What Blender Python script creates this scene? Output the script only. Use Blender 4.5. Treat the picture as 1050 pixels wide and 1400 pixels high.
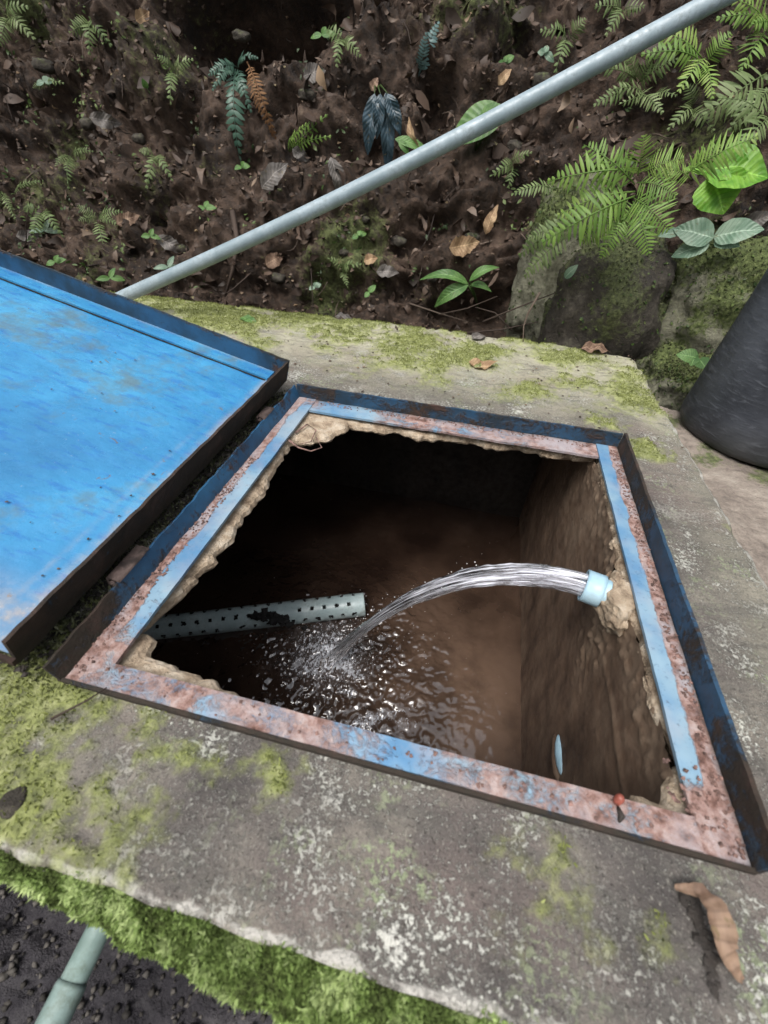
import bpy, math, random
import numpy as np
from mathutils import Vector, Matrix
from mathutils.bvhtree import BVHTree

random.seed(7)
rng = np.random.default_rng(11)
scene = bpy.context.scene
for o in list(bpy.data.objects):
    bpy.data.objects.remove(o, do_unlink=True)
COL = scene.collection

# ------------------------------------------------------------------ camera
CAM = Vector((0.029, -0.499, 0.473))
MR = np.array([[0.973, 0.186, -0.139], [0.227, -0.641, 0.733], [0.047, -0.745, -0.666]])
_u, _s, _vt = np.linalg.svd(MR)
MR = _u @ _vt
F = 587.5
cd = bpy.data.cameras.new('camera')
cam = bpy.data.objects.new('camera', cd)
COL.objects.link(cam)
cx, cy, cz = MR[:, 0], -MR[:, 1], -MR[:, 2]
cam.matrix_world = Matrix(((cx[0], cy[0], cz[0], CAM.x), (cx[1], cy[1], cz[1], CAM.y), (cx[2], cy[2], cz[2], CAM.z), (0, 0, 0, 1)))
cd.sensor_fit = 'VERTICAL'
cd.sensor_height = 36.0
cd.sensor_width = 27.0
cd.lens = F / 1400 * 36
cd.clip_start = 0.01
cd.clip_end = 200
cd.dof.use_dof = True
cd.dof.focus_distance = 0.85
cd.dof.aperture_fstop = cd.lens / 3.2
scene.camera = cam

# ------------------------------------------------------------------ world and sun
SUN_EL, SUN_AZ = math.radians(62), math.radians(200)
w = bpy.data.worlds.new("World")
scene.world = w
w.use_nodes = True
nt = w.node_tree
nt.nodes.clear()
sky = nt.nodes.new('ShaderNodeTexSky')
sky.sky_type = 'NISHITA'
sky.sun_disc = False
sky.sun_elevation = SUN_EL
sky.sun_rotation = SUN_AZ
sky.dust_density = 4.0
sky.air_density = 1.2
hsv = nt.nodes.new('ShaderNodeHueSaturation')
hsv.inputs['Saturation'].default_value = 0.28
bg = nt.nodes.new('ShaderNodeBackground')
bg.inputs[1].default_value = 0.13
wo = nt.nodes.new('ShaderNodeOutputWorld')
nt.links.new(sky.outputs[0], hsv.inputs['Color'])
nt.links.new(hsv.outputs[0], bg.inputs[0])
nt.links.new(bg.outputs[0], wo.inputs[0])
sl = bpy.data.lights.new('sun', 'SUN')
sl.energy = 1.2
sl.angle = math.radians(30)
sl.color = (1.0, 0.97, 0.92)
sun = bpy.data.objects.new('sun', sl)
COL.objects.link(sun)
# the sky's rotation runs clockwise from +Y seen from above
sd = Vector((math.sin(SUN_AZ) * math.cos(SUN_EL), math.cos(SUN_AZ) * math.cos(SUN_EL), math.sin(SUN_EL)))
sun.rotation_euler = sd.to_track_quat('Z', 'Y').to_euler()
sun.location = (0, -1, 4)
scene.view_settings.view_transform = 'Standard'
scene.view_settings.look = 'None'
scene.view_settings.exposure = 0.95
scene.view_settings.gamma = 1.0
scene.view_settings.use_curve_mapping = False
scene.render.engine = 'CYCLES'
scene.cycles.max_bounces = 8
scene.cycles.transmission_bounces = 8
scene.cycles.sample_clamp_indirect = 4.0

# ------------------------------------------------------------------ picture helpers (points of the place seen at a pixel)
def ray(px, py):
    return Vector(MR @ np.array([px - 525.0, py - 700.0, F]))
def on_z(px, py, h=0.0):
    r = ray(px, py); return CAM + r * ((h - CAM.z) / r.z)
def on_y(px, py, v):
    r = ray(px, py); return CAM + r * ((v - CAM.y) / r.y)
def on_x(px, py, v):
    r = ray(px, py); return CAM + r * ((v - CAM.x) / r.x)
def at_depth(px, py, d):
    return CAM + ray(px, py) * (d / F)

# ------------------------------------------------------------------ noise
_perm = rng.permutation(256).astype(np.int64)
_perm = np.concatenate([_perm, _perm, _perm])
_grad = rng.normal(size=(256, 3)); _grad /= np.linalg.norm(_grad, axis=1)[:, None]
def pn(x, y, z=0.0):
    x, y, z = np.broadcast_arrays(np.asarray(x, float), np.asarray(y, float), np.asarray(z, float))
    xi, yi, zi = np.floor(x).astype(np.int64), np.floor(y).astype(np.int64), np.floor(z).astype(np.int64)
    xf, yf, zf = x - xi, y - yi, z - zi
    fade = lambda t: t * t * t * (t * (t * 6 - 15) + 10)
    u, v, q = fade(xf), fade(yf), fade(zf)
    out = 0
    for a in (0, 1):
        for b in (0, 1):
            for c in (0, 1):
                h = _perm[(_perm[(_perm[(xi + a) & 255] + yi + b) & 255] + zi + c) & 255]
                g = _grad[h]
                d = g[..., 0] * (xf - a) + g[..., 1] * (yf - b) + g[..., 2] * (zf - c)
                out = out + d * (u if a else 1 - u) * (v if b else 1 - v) * (q if c else 1 - q)
    return out * 1.6
def fbm(x, y, z=0.0, o=4, r=0.5):
    s, a = 0, 1.0
    for k in range(o):
        s = s + a * pn(x * 2 ** k + 17.3 * k, y * 2 ** k - 9.1 * k, z * 2 ** k + 4.7 * k)
        a *= r
    return s
def worley(x, y, seed=0):
    xi, yi = np.floor(x).astype(np.int64), np.floor(y).astype(np.int64)
    f1 = np.full(x.shape, 9.0); idv = np.zeros(x.shape)
    for a in (-1, 0, 1):
        for b in (-1, 0, 1):
            h = _perm[(_perm[(xi + a + seed) & 255] + yi + b) & 255]
            h2 = _perm[h + 91]
            dx = xi + a + h / 256.0 - x; dy = yi + b + h2 / 256.0 - y
            d = np.sqrt(dx * dx + dy * dy)
            m = d < f1
            f1 = np.where(m, d, f1); idv = np.where(m, _perm[h + 33] / 256.0, idv)
    return f1, idv
def sst(a, b, x):
    t = np.clip((x - a) / (b - a), 0, 1); return t * t * (3 - 2 * t)

# ------------------------------------------------------------------ materials
class G:
    def __init__(s, name):
        s.m = bpy.data.materials.new(name); s.m.use_nodes = True
        s.t = s.m.node_tree; s.t.nodes.clear()
        s.out = s.t.nodes.new('ShaderNodeOutputMaterial')
        s.p = s.t.nodes.new('ShaderNodeBsdfPrincipled')
        s.t.links.new(s.p.outputs[0], s.out.inputs[0])
        tc = s.t.nodes.new('ShaderNodeTexCoord'); s.co = tc.outputs['Object']
    def n(s, k): return s.t.nodes.new(k)
    def put(s, sock, v):
        if isinstance(v, bpy.types.NodeSocket): s.t.links.new(v, sock)
        elif isinstance(v, (tuple, list)) and len(v) == 3 and len(sock.default_value) == 4: sock.default_value = (*v, 1)
        else: sock.default_value = v
    def noise(s, sc, d=4, r=0.55, co=None, dist=0.0, col=False):
        k = s.n('ShaderNodeTexNoise'); k.inputs['Scale'].default_value = sc; k.inputs['Detail'].default_value = d
        k.inputs['Roughness'].default_value = r; k.inputs['Distortion'].default_value = dist
        s.put(k.inputs['Vector'], co or s.co); return k.outputs[1 if col else 0]
    def vor(s, sc, co=None, feat='F1', out=0):
        k = s.n('ShaderNodeTexVoronoi'); k.feature = feat; k.inputs['Scale'].default_value = sc
        s.put(k.inputs['Vector'], co or s.co); return k.outputs[out]
    def scale(s, v, co=None):
        k = s.n('ShaderNodeMapping'); k.inputs['Scale'].default_value = v; s.put(k.inputs['Vector'], co or s.co); return k.outputs[0]
    def math(s, op, a, b=0.0, c=0.0):
        k = s.n('ShaderNodeMath'); k.operation = op
        s.put(k.inputs[0], a); s.put(k.inputs[1], b); s.put(k.inputs[2], c); return k.outputs[0]
    def rng(s, v, a, b, c=0.0, d=1.0):
        k = s.n('ShaderNodeMapRange'); k.interpolation_type = 'SMOOTHSTEP'; s.put(k.inputs[0], v)
        for i, q in enumerate((a, b, c, d)): k.inputs[1 + i].default_value = q
        return k.outputs[0]
    def mix(s, f, a, b):
        k = s.n('ShaderNodeMix'); k.data_type = 'RGBA'; s.put(k.inputs[0], f); s.put(k.inputs[6], a); s.put(k.inputs[7], b); return k.outputs[2]
    def ramp(s, f, stops):
        k = s.n('ShaderNodeValToRGB'); e = k.color_ramp.elements
        while len(e) < len(stops): e.new(0.5)
        for el, (p, c) in zip(e, stops): el.position = p; el.color = (*c, 1)
        s.put(k.inputs[0], f); return k.outputs[0]
    def attr(s, name, out=2):
        k = s.n('ShaderNodeAttribute'); k.attribute_name = name; return k.outputs[out]
    def xyz(s, co=None):
        k = s.n('ShaderNodeSeparateXYZ'); s.put(k.inputs[0], co or s.co); return k.outputs
    def bump(s, h, st=0.5, d=0.01, nrm=None):
        k = s.n('ShaderNodeBump'); k.inputs['Strength'].default_value = st; k.inputs['Distance'].default_value = d
        s.put(k.inputs['Height'], h)
        if nrm is not None: s.put(k.inputs['Normal'], nrm)
        return k.outputs[0]
    def done(s, col, rough=0.8, nrm=None, **kw):
        s.put(s.p.inputs['Base Color'], col); s.put(s.p.inputs['Roughness'], rough)
        if nrm is not None: s.put(s.p.inputs['Normal'], nrm)
        for k, v in kw.items(): s.put(s.p.inputs[k.replace('_', ' ')], v)
        return s.m

def m_slab():
    g = G('weathered_mossy_concrete')
    n1 = g.noise(9, 6, .6); n2 = g.noise(55, 5, .65); n3 = g.noise(300, 3, .7)
    base = g.ramp(n1, [(.3, (.07, .062, .058)), (.46, (.125, .11, .1)), (.58, (.19, .17, .145)), (.75, (.29, .265, .22))])
    base = g.mix(g.math('MULTIPLY', g.rng(n2, .35, .7), .6), base, (.075, .068, .066))
    base = g.mix(g.math('MULTIPLY', g.rng(n3, .55, .75), .5), base, (.36, .35, .31))
    base = g.mix(g.math('MULTIPLY', g.attr('pale'), g.rng(n2, .2, .55, .45, 1)), base, (.45, .43, .32))
    pinkish = g.math('MULTIPLY', g.rng(g.noise(5, 3, .5), .5, .68), .5)
    base = g.mix(pinkish, base, (.2, .155, .14))
    base = g.mix(g.math('MULTIPLY', g.rng(g.noise(24, 6, .7, co=g.scale((.5, 1.6, 1))), .5, .62), .55), base, (.1, .095, .085))
    # crusty white lichen: little broken rings and flecks
    v = g.noise(210, 6, .8, dist=.2)
    lich = g.math('MULTIPLY', g.rng(g.math('ADD', v, g.math('MULTIPLY', g.math('SUBTRACT', g.noise(16, 4), .5), .55)), .53, .59), g.attr('lichen'))
    fl2 = g.rng(g.noise(420, 3, .7, co=g.scale((1, .6, 1))), .6, .68)
    base = g.mix(g.math('MULTIPLY', fl2, .55), base, (.36, .34, .29))
    pit = g.rng(g.noise(240, 4, .75), .6, .68)
    base = g.mix(g.math('MULTIPLY', pit, .6), base, (.045, .04, .037))
    base = g.mix(lich, base, g.mix(g.noise(40, 2), (.5, .51, .44), (.62, .6, .56)))
    gl = g.math('MULTIPLY', g.rng(g.noise(130, 4, .7, dist=.5), .5, .58), g.math('MULTIPLY', g.attr('lichen'), g.rng(g.noise(14, 3), .5, .65)))
    base = g.mix(gl, base, (.27, .31, .19))
    edge = g.attr('edge')
    base = g.mix(g.rng(g.math('ADD', edge, g.math('MULTIPLY', g.math('SUBTRACT', n2, .5), 1.6)), .35, .75, 0, .85), base, (.5, .48, .44))
    ms = g.math('ADD', g.attr('moss'), g.math('MULTIPLY', g.math('SUBTRACT', n2, .5), 1.1))
    mcol = g.ramp(g.noise(70, 4, .6), [(.3, (.1, .115, .04)), (.5, (.24, .27, .085)), (.7, (.38, .4, .18))])
    base = g.mix(g.rng(ms, .25, .85, 0, .85), base, mcol)
    h = g.math('ADD', g.math('MULTIPLY', n2, .7), g.math('MULTIPLY', n3, .5)); h = g.math('ADD', h, g.math('MULTIPLY', lich, .4)); h = g.math('SUBTRACT', h, g.math('MULTIPLY', pit, .4))
    return g.done(base, g.rng(n2, .3, .7, .75, .95), g.bump(h, .8, .006), Specular_IOR_Level=.3)

def m_moss(name, stops):
    g = G(name)
    c = g.ramp(g.attr('tint'), stops)
    c = g.mix(g.rng(g.noise(18, 3), .35, .65, .0, .55), c, tuple(x * .55 for x in stops[1][1]))
    return g.done(c, .85, Specular_IOR_Level=.2, Subsurface_Weight=0.0)

def m_metal(name, paint=(.085, .215, .38), pale=(.24, .36, .45), dark=False, shine=.42):
    g = G(name)
    n1 = g.noise(26, 6, .7, co=g.scale((.75, 1.1, 1)), dist=.5); n2 = g.noise(150, 5, .7); n3 = g.noise(8, 4, .6)
    rust = g.ramp(g.noise(70, 5, .65), [(.3, (.07, .035, .028)), (.41, (.19, .105, .085)), (.52, (.31, .2, .175)), (.66, (.42, .33, .31))])
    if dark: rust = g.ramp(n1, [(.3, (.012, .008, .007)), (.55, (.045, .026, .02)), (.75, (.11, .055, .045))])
    blue = g.mix(g.rng(n3, .35, .65), paint, pale)
    blue = g.mix(g.math('MULTIPLY', g.rng(n2, .55, .7), .5), blue, tuple(x * .45 for x in paint))
    f = g.math('ADD', g.attr('rust'), g.math('MULTIPLY', g.math('SUBTRACT', n1, .5), 1.5))
    f = g.math('ADD', f, g.math('MULTIPLY', g.math('SUBTRACT', n2, .5), .6))
    fr = g.rng(f, .34, .66)
    col = g.mix(fr, blue, rust)
    if not dark: col = g.mix(g.math('MULTIPLY', g.rng(g.noise(14, 5, .7), .42, .62), g.math('ADD', .2, g.math('MULTIPLY', g.attr('rust'), .75))), col, (.35, .32, .34))
    col = g.mix(g.math('MULTIPLY', g.attr('grime'), g.rng(n2, .3, .6, .5, 1)), col, (.03, .03, .022))
    h = g.math('ADD', g.math('MULTIPLY', fr, .5), g.math('MULTIPLY', g.math('MULTIPLY', fr, n2), 1.3))
    ro = g.math('ADD', g.math('MULTIPLY', fr, .4), shine)
    return g.done(col, ro, g.bump(h, .7, .003), Specular_IOR_Level=.4)

def m_panel():
    g = G('glossy_blue_sheet_paint')
    n3 = g.noise(3.2, 5, .6); n2 = g.noise(22, 6, .65); n1 = g.noise(120, 5, .7)
    blue = g.ramp(n3, [(.3, (.03, .15, .33)), (.5, (.045, .245, .48)), (.7, (.08, .36, .6))])
    st = g.noise(60, 4, .7, co=g.scale((.25, 1.3, 1)))
    blue = g.mix(g.math('MULTIPLY', g.rng(st, .5, .66), .5), blue, (.02, .12, .4))
    dirt = g.math('MULTIPLY', g.rng(g.math('ADD', g.math('MULTIPLY', n2, .45), g.math('MULTIPLY', g.noise(3.6, 3), .65)), .54, .7), .75)
    col = g.mix(dirt, blue, (.1, .145, .15))
    spots = g.rng(g.noise(34, 3, .6, dist=1.2), .69, .74)
    col = g.mix(g.math('MULTIPLY', spots, .8), col, (.16, .1, .05))
    col = g.mix(g.math('MULTIPLY', g.attr('rust'), g.rng(n2, .38, .6, .25, 1)), col, (.42, .36, .3))
    fl = g.rng(n1, .66, .72)
    col = g.mix(g.math('MULTIPLY', fl, .7), col, (.4, .5, .6))
    h = g.math('ADD', g.math('MULTIPLY', n3, 3), g.math('MULTIPLY', n1, .12))
    return g.done(col, g.math('ADD', g.math('MULTIPLY', dirt, .3), g.rng(n2, .3, .7, .18, .34)), g.bump(h, .5, .008), Specular_IOR_Level=.55)

def m_inner(name='stained_tank_plaster', a=(.05, .03, .02), b=(.135, .086, .058), c=(.3, .22, .155)):
    g = G(name)
    n1 = g.noise(7, 6, .6); n2 = g.noise(45, 5, .65); st = g.noise(16, 4, .6, co=g.scale((1, 1, .3)))
    f = g.math('ADD', g.math('MULTIPLY', n1, .5), g.math('MULTIPLY', st, .5))
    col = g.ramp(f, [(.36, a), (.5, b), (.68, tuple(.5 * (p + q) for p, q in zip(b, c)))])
    col = g.mix(g.math('MULTIPLY', g.attr('pale'), g.rng(n2, .3, .6, .25, 1)), col, c)
    col = g.mix(g.rng(n2, .6, .75, 0, .5), col, tuple(x * .4 for x in a))
    h = g.math('ADD', n2, g.math('MULTIPLY', g.noise(170, 3), .4))
    return g.done(col, g.rng(n2, .3, .7, .5, .85), g.bump(h, .4, .003), Specular_IOR_Level=.4)

def m_broken():
    g = G('broken_tan_concrete')
    n = g.noise(35, 6, .65); n2 = g.noise(170, 4, .7)
    col = g.ramp(n, [(.3, (.14, .095, .06)), (.5, (.4, .31, .22)), (.7, (.58, .5, .4))])
    col = g.mix(g.rng(n2, .6, .7, 0, .6), col, (.12, .08, .06))
    return g.done(col, .9, g.bump(g.math('ADD', n, g.math('MULTIPLY', n2, .6)), .9, .008))

def m_soil(name, stops, wet=.75, moss=0.0, sc=1.0):
    g = G(name)
    n1 = g.noise(5 * sc, 8, .65); n2 = g.noise(45 * sc, 6, .7); n3 = g.noise(2 * sc, 3)
    col = g.ramp(g.math('ADD', g.math('MULTIPLY', n1, .55), g.math('MULTIPLY', n2, .45)), stops)
    if moss:
        mf = g.math('ADD', g.attr('moss'), g.math('MULTIPLY', g.math('SUBTRACT', n2, .5), 1.4))
        mf = g.math('ADD', mf, g.math('MULTIPLY', g.math('SUBTRACT', n3, .5), .8))
        col = g.mix(g.rng(mf, .4, .75, 0, moss), col, g.ramp(g.noise(80 * sc, 4), [(.3, (.03, .04, .012)), (.6, (.12, .15, .05)), (.75, (.22, .24, .1))]))
    h = g.math('ADD', n2, g.math('MULTIPLY', g.noise(200 * sc, 4, .7), .35))
    return g.done(col, g.rng(n2, .35, .65, wet - .2, .95), g.bump(h, 1.0, .012 / sc), Specular_IOR_Level=.35)

def m_tint(name, stops, rough=.6, trans=0.0, spec=.4):
    g = G(name)
    c = g.ramp(g.attr('tint'), stops)
    c = g.mix(g.math('MULTIPLY', g.noise(90, 4, .65), .55), c, tuple(x * .35 for x in stops[len(stops) // 2][1]))
    g.done(c, rough, g.bump(g.noise(150, 3), .4, .002), Specular_IOR_Level=spec)
    if trans:
        tr = g.n('ShaderNodeBsdfTranslucent'); g.put(tr.inputs[0], c)
        mx = g.n('ShaderNodeMixShader'); mx.inputs[0].default_value = trans
        g.t.links.new(g.p.outputs[0], mx.inputs[1]); g.t.links.new(tr.outputs[0], mx.inputs[2]); g.t.links.new(mx.outputs[0], g.out.inputs[0])
    return g.m

def m_leaf(name, c1, c2, rough=.45, trans=.3):
    g = G(name)
    n = g.noise(28, 4, .6); u = g.attr('tint')
    c = g.mix(g.rng(n, .35, .65), c1, c2)
    c = g.mix(g.math('MULTIPLY', g.rng(g.noise(75, 3, .6, dist=.6), .62, .7), .6), c, (.16, .12, .05))
    c = g.mix(g.rng(u, .0, .09, .75, 0), c, tuple(min(1, x * 1.7 + .03) for x in c2))
    vein = g.math('SINE', g.math('MULTIPLY', g.attr('vein'), 62.0))
    c = g.mix(g.rng(vein, .5, 1, 0, .3), c, tuple(x * .55 for x in c1))
    g.done(c, rough, g.bump(vein, .35, .0012), Specular_IOR_Level=.5)
    tr = g.n('ShaderNodeBsdfTranslucent'); g.put(tr.inputs[0], c)
    mx = g.n('ShaderNodeMixShader'); mx.inputs[0].default_value = trans
    g.t.links.new(g.p.outputs[0], mx.inputs[1]); g.t.links.new(tr.outputs[0], mx.inputs[2]); g.t.links.new(mx.outputs[0], g.out.inputs[0])
    return g.m

def m_pipe(name, a=(.2, .25, .25), b=(.33, .39, .4), stain=(.06, .07, .05), amt=.5, rough=.42):
    g = G(name)
    n = g.noise(14, 5, .6); n2 = g.noise(90, 4, .7)
    c = g.mix(g.rng(n, .35, .65), a, b)
    c = g.mix(g.math('MULTIPLY', g.rng(g.math('ADD', g.math('MULTIPLY', n, .5), g.math('MULTIPLY', n2, .5)), .48, .66), amt), c, stain)
    return g.done(c, g.rng(n2, .3, .7, rough - .08, rough + .2), g.bump(n2, .25, .002), Specular_IOR_Level=.5)

def m_plain(name, c, rough=.7, var=.5, sc=40):
    g = G(name)
    n = g.noise(sc, 5, .65)
    return g.done(g.mix(g.rng(n, .3, .7), tuple(x * (1 - var) for x in c), tuple(min(1, x * (1 + var * .6)) for x in c)), rough, g.bump(n, .5, .004))

def m_water():
    g = G('murky_brown_water')
    n = g.noise(4.5, 5, .6); n2 = g.noise(30, 4)
    c = g.ramp(n, [(.35, (.014, .008, .006)), (.55, (.034, .02, .014)), (.72, (.06, .038, .028))])
    c = g.mix(g.math('MULTIPLY', g.attr('silt'), g.rng(n, .35, .6, .4, 1)), c, (.17, .11, .077))
    fo = g.rng(g.math('ADD', g.math('MULTIPLY', g.noise(150, 5, .8, co=g.scale((1, .55, 1)), dist=.5), 1.0), g.math('MULTIPLY', g.attr('foam_glint'), .2)), .68, .73)
    c = g.mix(g.math('MULTIPLY', g.rng(g.attr('foam_glint'), .1, .9, 0, .3), g.rng(g.noise(30, 4, .7), .3, .7)), c, (.3, .29, .3))
    c = g.mix(g.math('MULTIPLY', fo, .85), c, (.8, .82, .88))  # white flecks: foam at the splash, elsewhere painted ripple highlights
    return g.done(c, g.math('ADD', .04, g.math('MULTIPLY', fo, .3)), g.bump(g.noise(60, 4, .6), .12, .004), IOR=1.4, Specular_IOR_Level=.9, Coat_Weight=1.0, Coat_Roughness=.02)

def m_stream():
    g = G('running_water')
    k = g.n('ShaderNodeCombineXYZ'); g.put(k.inputs[0], g.math('MULTIPLY', g.attr('flow'), 3.2)); g.put(k.inputs[1], g.math('MULTIPLY', g.attr('around'), 11.0))
    st = g.noise(1.5, 5, .65, co=k.outputs[0], dist=.4)
    air = g.math('MULTIPLY', g.rng(st, .42, .66), g.rng(g.attr('flow'), .3, .8, 1.0, .25))
    g.done((.96, .97, 1.0), .08, g.bump(g.math('ADD', st, g.math('MULTIPLY', g.noise(260, 3), .25)), .7, .005), Transmission_Weight=1.0, IOR=1.33)
    d = g.n('ShaderNodeBsdfPrincipled'); d.inputs['Base Color'].default_value = (.9, .91, 1.0, 1); d.inputs['Roughness'].default_value = .2
    mx = g.n('ShaderNodeMixShader'); g.put(mx.inputs[0], g.math('MULTIPLY', air, .95))
    g.t.links.new(g.p.outputs[0], mx.inputs[1]); g.t.links.new(d.outputs[0], mx.inputs[2]); g.t.links.new(mx.outputs[0], g.out.inputs[0])
    return g.m

def m_black():
    g = G('scuffed_black_rubber')
    n = g.noise(5, 5, .6); sc = g.noise(26, 5, .7, co=g.scale((1, 1, 5)), dist=.6); n2 = g.noise(150, 4, .7)
    c = g.mix(g.rng(n, .35, .65), (.02, .023, .031), (.058, .065, .082))
    c = g.mix(g.math('MULTIPLY', g.rng(sc, .5, .72), .5), c, (.11, .12, .14))
    z = g.xyz()[2]
    dust = g.math('MULTIPLY', g.rng(z, .0, .11, 1, 0), g.rng(n, .3, .6, .25, .9))
    c = g.mix(g.math('MULTIPLY', dust, .45), c, (.07, .065, .045))
    return g.done(c, g.rng(sc, .3, .7, .42, .7), g.bump(g.math('ADD', sc, g.math('MULTIPLY', n2, .4)), .4, .003), Specular_IOR_Level=.5)

M = dict(
    slab=m_slab(), metal=m_metal('blue_painted_rusty_steel'),
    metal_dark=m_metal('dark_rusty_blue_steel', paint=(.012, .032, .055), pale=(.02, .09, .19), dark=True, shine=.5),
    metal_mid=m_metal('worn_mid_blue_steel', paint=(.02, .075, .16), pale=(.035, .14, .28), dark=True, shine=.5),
    panel=m_panel(), inner=m_inner(), inner_shaded=m_inner('shaded_dark_plaster', (.008, .006, .005), (.018, .013, .01), (.04, .03, .025)), broken=m_broken(),  # second plaster copy, its colour darkened to paint gloom on the unlit walls
    outer=m_soil('wet_black_soil', [(.36, (.015, .014, .017)), (.5, (.042, .038, .044)), (.62, (.09, .084, .088)), (.72, (.2, .19, .18))], wet=.55),
    bank=m_soil('forest_soil', [(.36, (.007, .004, .003)), (.47, (.032, .02, .013)), (.57, (.08, .052, .037)), (.7, (.16, .12, .088))], wet=.8, moss=.75),
    rock=m_soil('dark_mossy_rock', [(.36, (.014, .012, .009)), (.5, (.045, .038, .03)), (.62, (.1, .088, .07)), (.74, (.2, .18, .14))], wet=.8, moss=.65, sc=1.3),
    rock_green=m_soil('pale_mossy_rock', [(.36, (.05, .05, .035)), (.5, (.2, .195, .14)), (.62, (.38, .37, .28)), (.74, (.5, .48, .39))], wet=.8, moss=1.0, sc=1.2),
    moss=m_moss('bright_moss', [(0, (.05, .065, .02)), (.3, (.11, .16, .04)), (.6, (.24, .34, .1)), (1, (.46, .56, .24))]),
    moss_dull=m_moss('dull_moss', [(0, (.03, .03, .02)), (.5, (.1, .11, .05)), (1, (.3, .3, .2))]),
    moss_y=m_moss('yellow_moss', [(0, (.1, .115, .035)), (.5, (.24, .27, .08)), (1, (.36, .39, .15))]),
    litter=m_tint('dead_leaves', [(0, (.012, .007, .004)), (.35, (.045, .026, .017)), (.6, (.105, .066, .045)), (.8, (.17, .125, .095)), (.92, (.27, .18, .1)), (1, (.15, .17, .07))], .65),
    twig=m_tint('twigs', [(0, (.02, .013, .01)), (.6, (.07, .048, .036)), (1, (.17, .13, .1))], .8),
    pebble=m_tint('stones', [(0, (.02, .018, .016)), (.6, (.07, .062, .054)), (1, (.16, .145, .13))], .8),
    green=m_tint('small_leaves', [(0, (.02, .045, .012)), (.5, (.07, .12, .03)), (1, (.2, .26, .08))], .5, .3),
    fern=m_tint('fern_green', [(0, (.1, .19, .035)), (.3, (.16, .29, .06)), (.7, (.27, .42, .09)), (1, (.4, .5, .15))], .5, .35),
    fern_dull=m_tint('fern_dull', [(0, (.07, .12, .035)), (.5, (.17, .24, .085)), (1, (.3, .36, .17))], .55, .3),
    fern_dark=m_tint('fern_dark', [(0, (.025, .06, .045)), (.5, (.06, .13, .09)), (1, (.15, .24, .18))], .4, .15),
    fern_blue=m_tint('fern_blue', [(0, (.05, .1, .1)), (.5, (.12, .21, .2)), (1, (.23, .34, .33))], .45, .15),
    fern_rust=m_tint('dead_fern', [(0, (.07, .03, .012)), (.5, (.17, .08, .03)), (1, (.3, .16, .07))], .7, .2),
    leaf_bright=m_leaf('bright_green_leaf', (.11, .3, .025), (.24, .46, .06)),
    leaf_mid=m_leaf('mid_green_leaf', (.07, .17, .04), (.15, .28, .08)),
    leaf_pale=m_leaf('pale_bluish_leaf', (.14, .24, .16), (.28, .38, .28)),
    leaf_blue=m_leaf('dark_bluish_leaf', (.015, .035, .045), (.05, .085, .11), .3, .08),
    leaf_brown=m_leaf('brown_dry_leaf', (.13, .075, .05), (.33, .22, .15), .7, .15),
    leaf_tan=m_leaf('tan_dry_leaf', (.25, .15, .08), (.45, .31, .18), .7, .15),
    leaf_grey=m_leaf('grey_dry_leaf', (.08, .07, .062), (.19, .17, .155), .6, .1),
    pvc=m_pipe('grey_pvc', (.22, .28, .31), (.33, .4, .44), amt=.4, rough=.36),
    pvc_green=m_pipe('algae_grey_pvc', (.13, .19, .17), (.26, .35, .33), (.07, .08, .04), .55),
    pvc_blue=m_pipe('pale_blue_pvc', (.26, .42, .52), (.42, .6, .7), (.2, .2, .17), .2),
    pvc_wet=m_pipe('wet_blue_grey_pvc', (.34, .43, .44), (.5, .6, .6), (.05, .045, .035), .4, .3),
    hole=m_plain('black_silt_and_shade', (.008, .007, .007), .8),  # silt and debris, also the painted shadow in the lid seam
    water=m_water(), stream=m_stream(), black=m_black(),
    orange=m_plain('orange_plastic', (.3, .085, .06), .4, .3),
    rustflake=m_plain('rust_flakes', (.21, .125, .105), .85, .7, 90),
    rust_old=m_plain('old_dusty_rust', (.12, .085, .075), .85, .7, 60),
    shell=m_plain('dark_mud', (.03, .024, .02), .8),
    ledge=m_soil('pinkish_worn_concrete', [(.36, (.12, .1, .085)), (.5, (.27, .225, .19)), (.62, (.37, .32, .27)), (.74, (.46, .42, .36))], wet=.9, moss=.9, sc=1.5),
)

# ------------------------------------------------------------------ mesh helpers
def mesh(name, verts, faces, mat, attrs=None, smooth=True):
    verts = np.asarray(verts, np.float32).reshape(-1, 3)
    me = bpy.data.meshes.new(name)
    me.vertices.add(len(verts)); me.vertices.foreach_set('co', verts.ravel())
    if isinstance(faces, np.ndarray):
        nf, k = faces.shape; flat = faces.ravel().astype(np.int32); starts = np.arange(nf) * k; tot = np.full(nf, k)
    else:
        tot = np.array([len(f) for f in faces]); flat = np.array([i for f in faces for i in f], np.int32); starts = np.concatenate([[0], np.cumsum(tot)[:-1]])
    me.loops.add(len(flat)); me.loops.foreach_set('vertex_index', flat)
    me.polygons.add(len(tot)); me.polygons.foreach_set('loop_start', starts.astype(np.int32)); me.polygons.foreach_set('loop_total', tot.astype(np.int32))
    me.update(calc_edges=True); me.validate()
    me.polygons.foreach_set('use_smooth', np.full(len(me.polygons), smooth))
    for k, v in (attrs or {}).items():
        a = me.attributes.new(k, 'FLOAT', 'POINT'); a.data.foreach_set('value', np.asarray(v, np.float32).ravel())
    if mat is not None: me.materials.append(M[mat])
    return me
def link(name, me, parent=None):
    o = bpy.data.objects.new(name, me); COL.objects.link(o)
    if parent is not None: o.parent = parent
    return o
def empty(name, loc=(0, 0, 0)):
    o = bpy.data.objects.new(name, None); o.location = loc; o.empty_display_size = .05; COL.objects.link(o); return o
def tag(o, label=None, cat=None, group=None, kind=None):
    if label: o['label'] = label
    if cat: o['category'] = cat
    if group: o['group'] = group
    if kind: o['kind'] = kind
    return o
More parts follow.
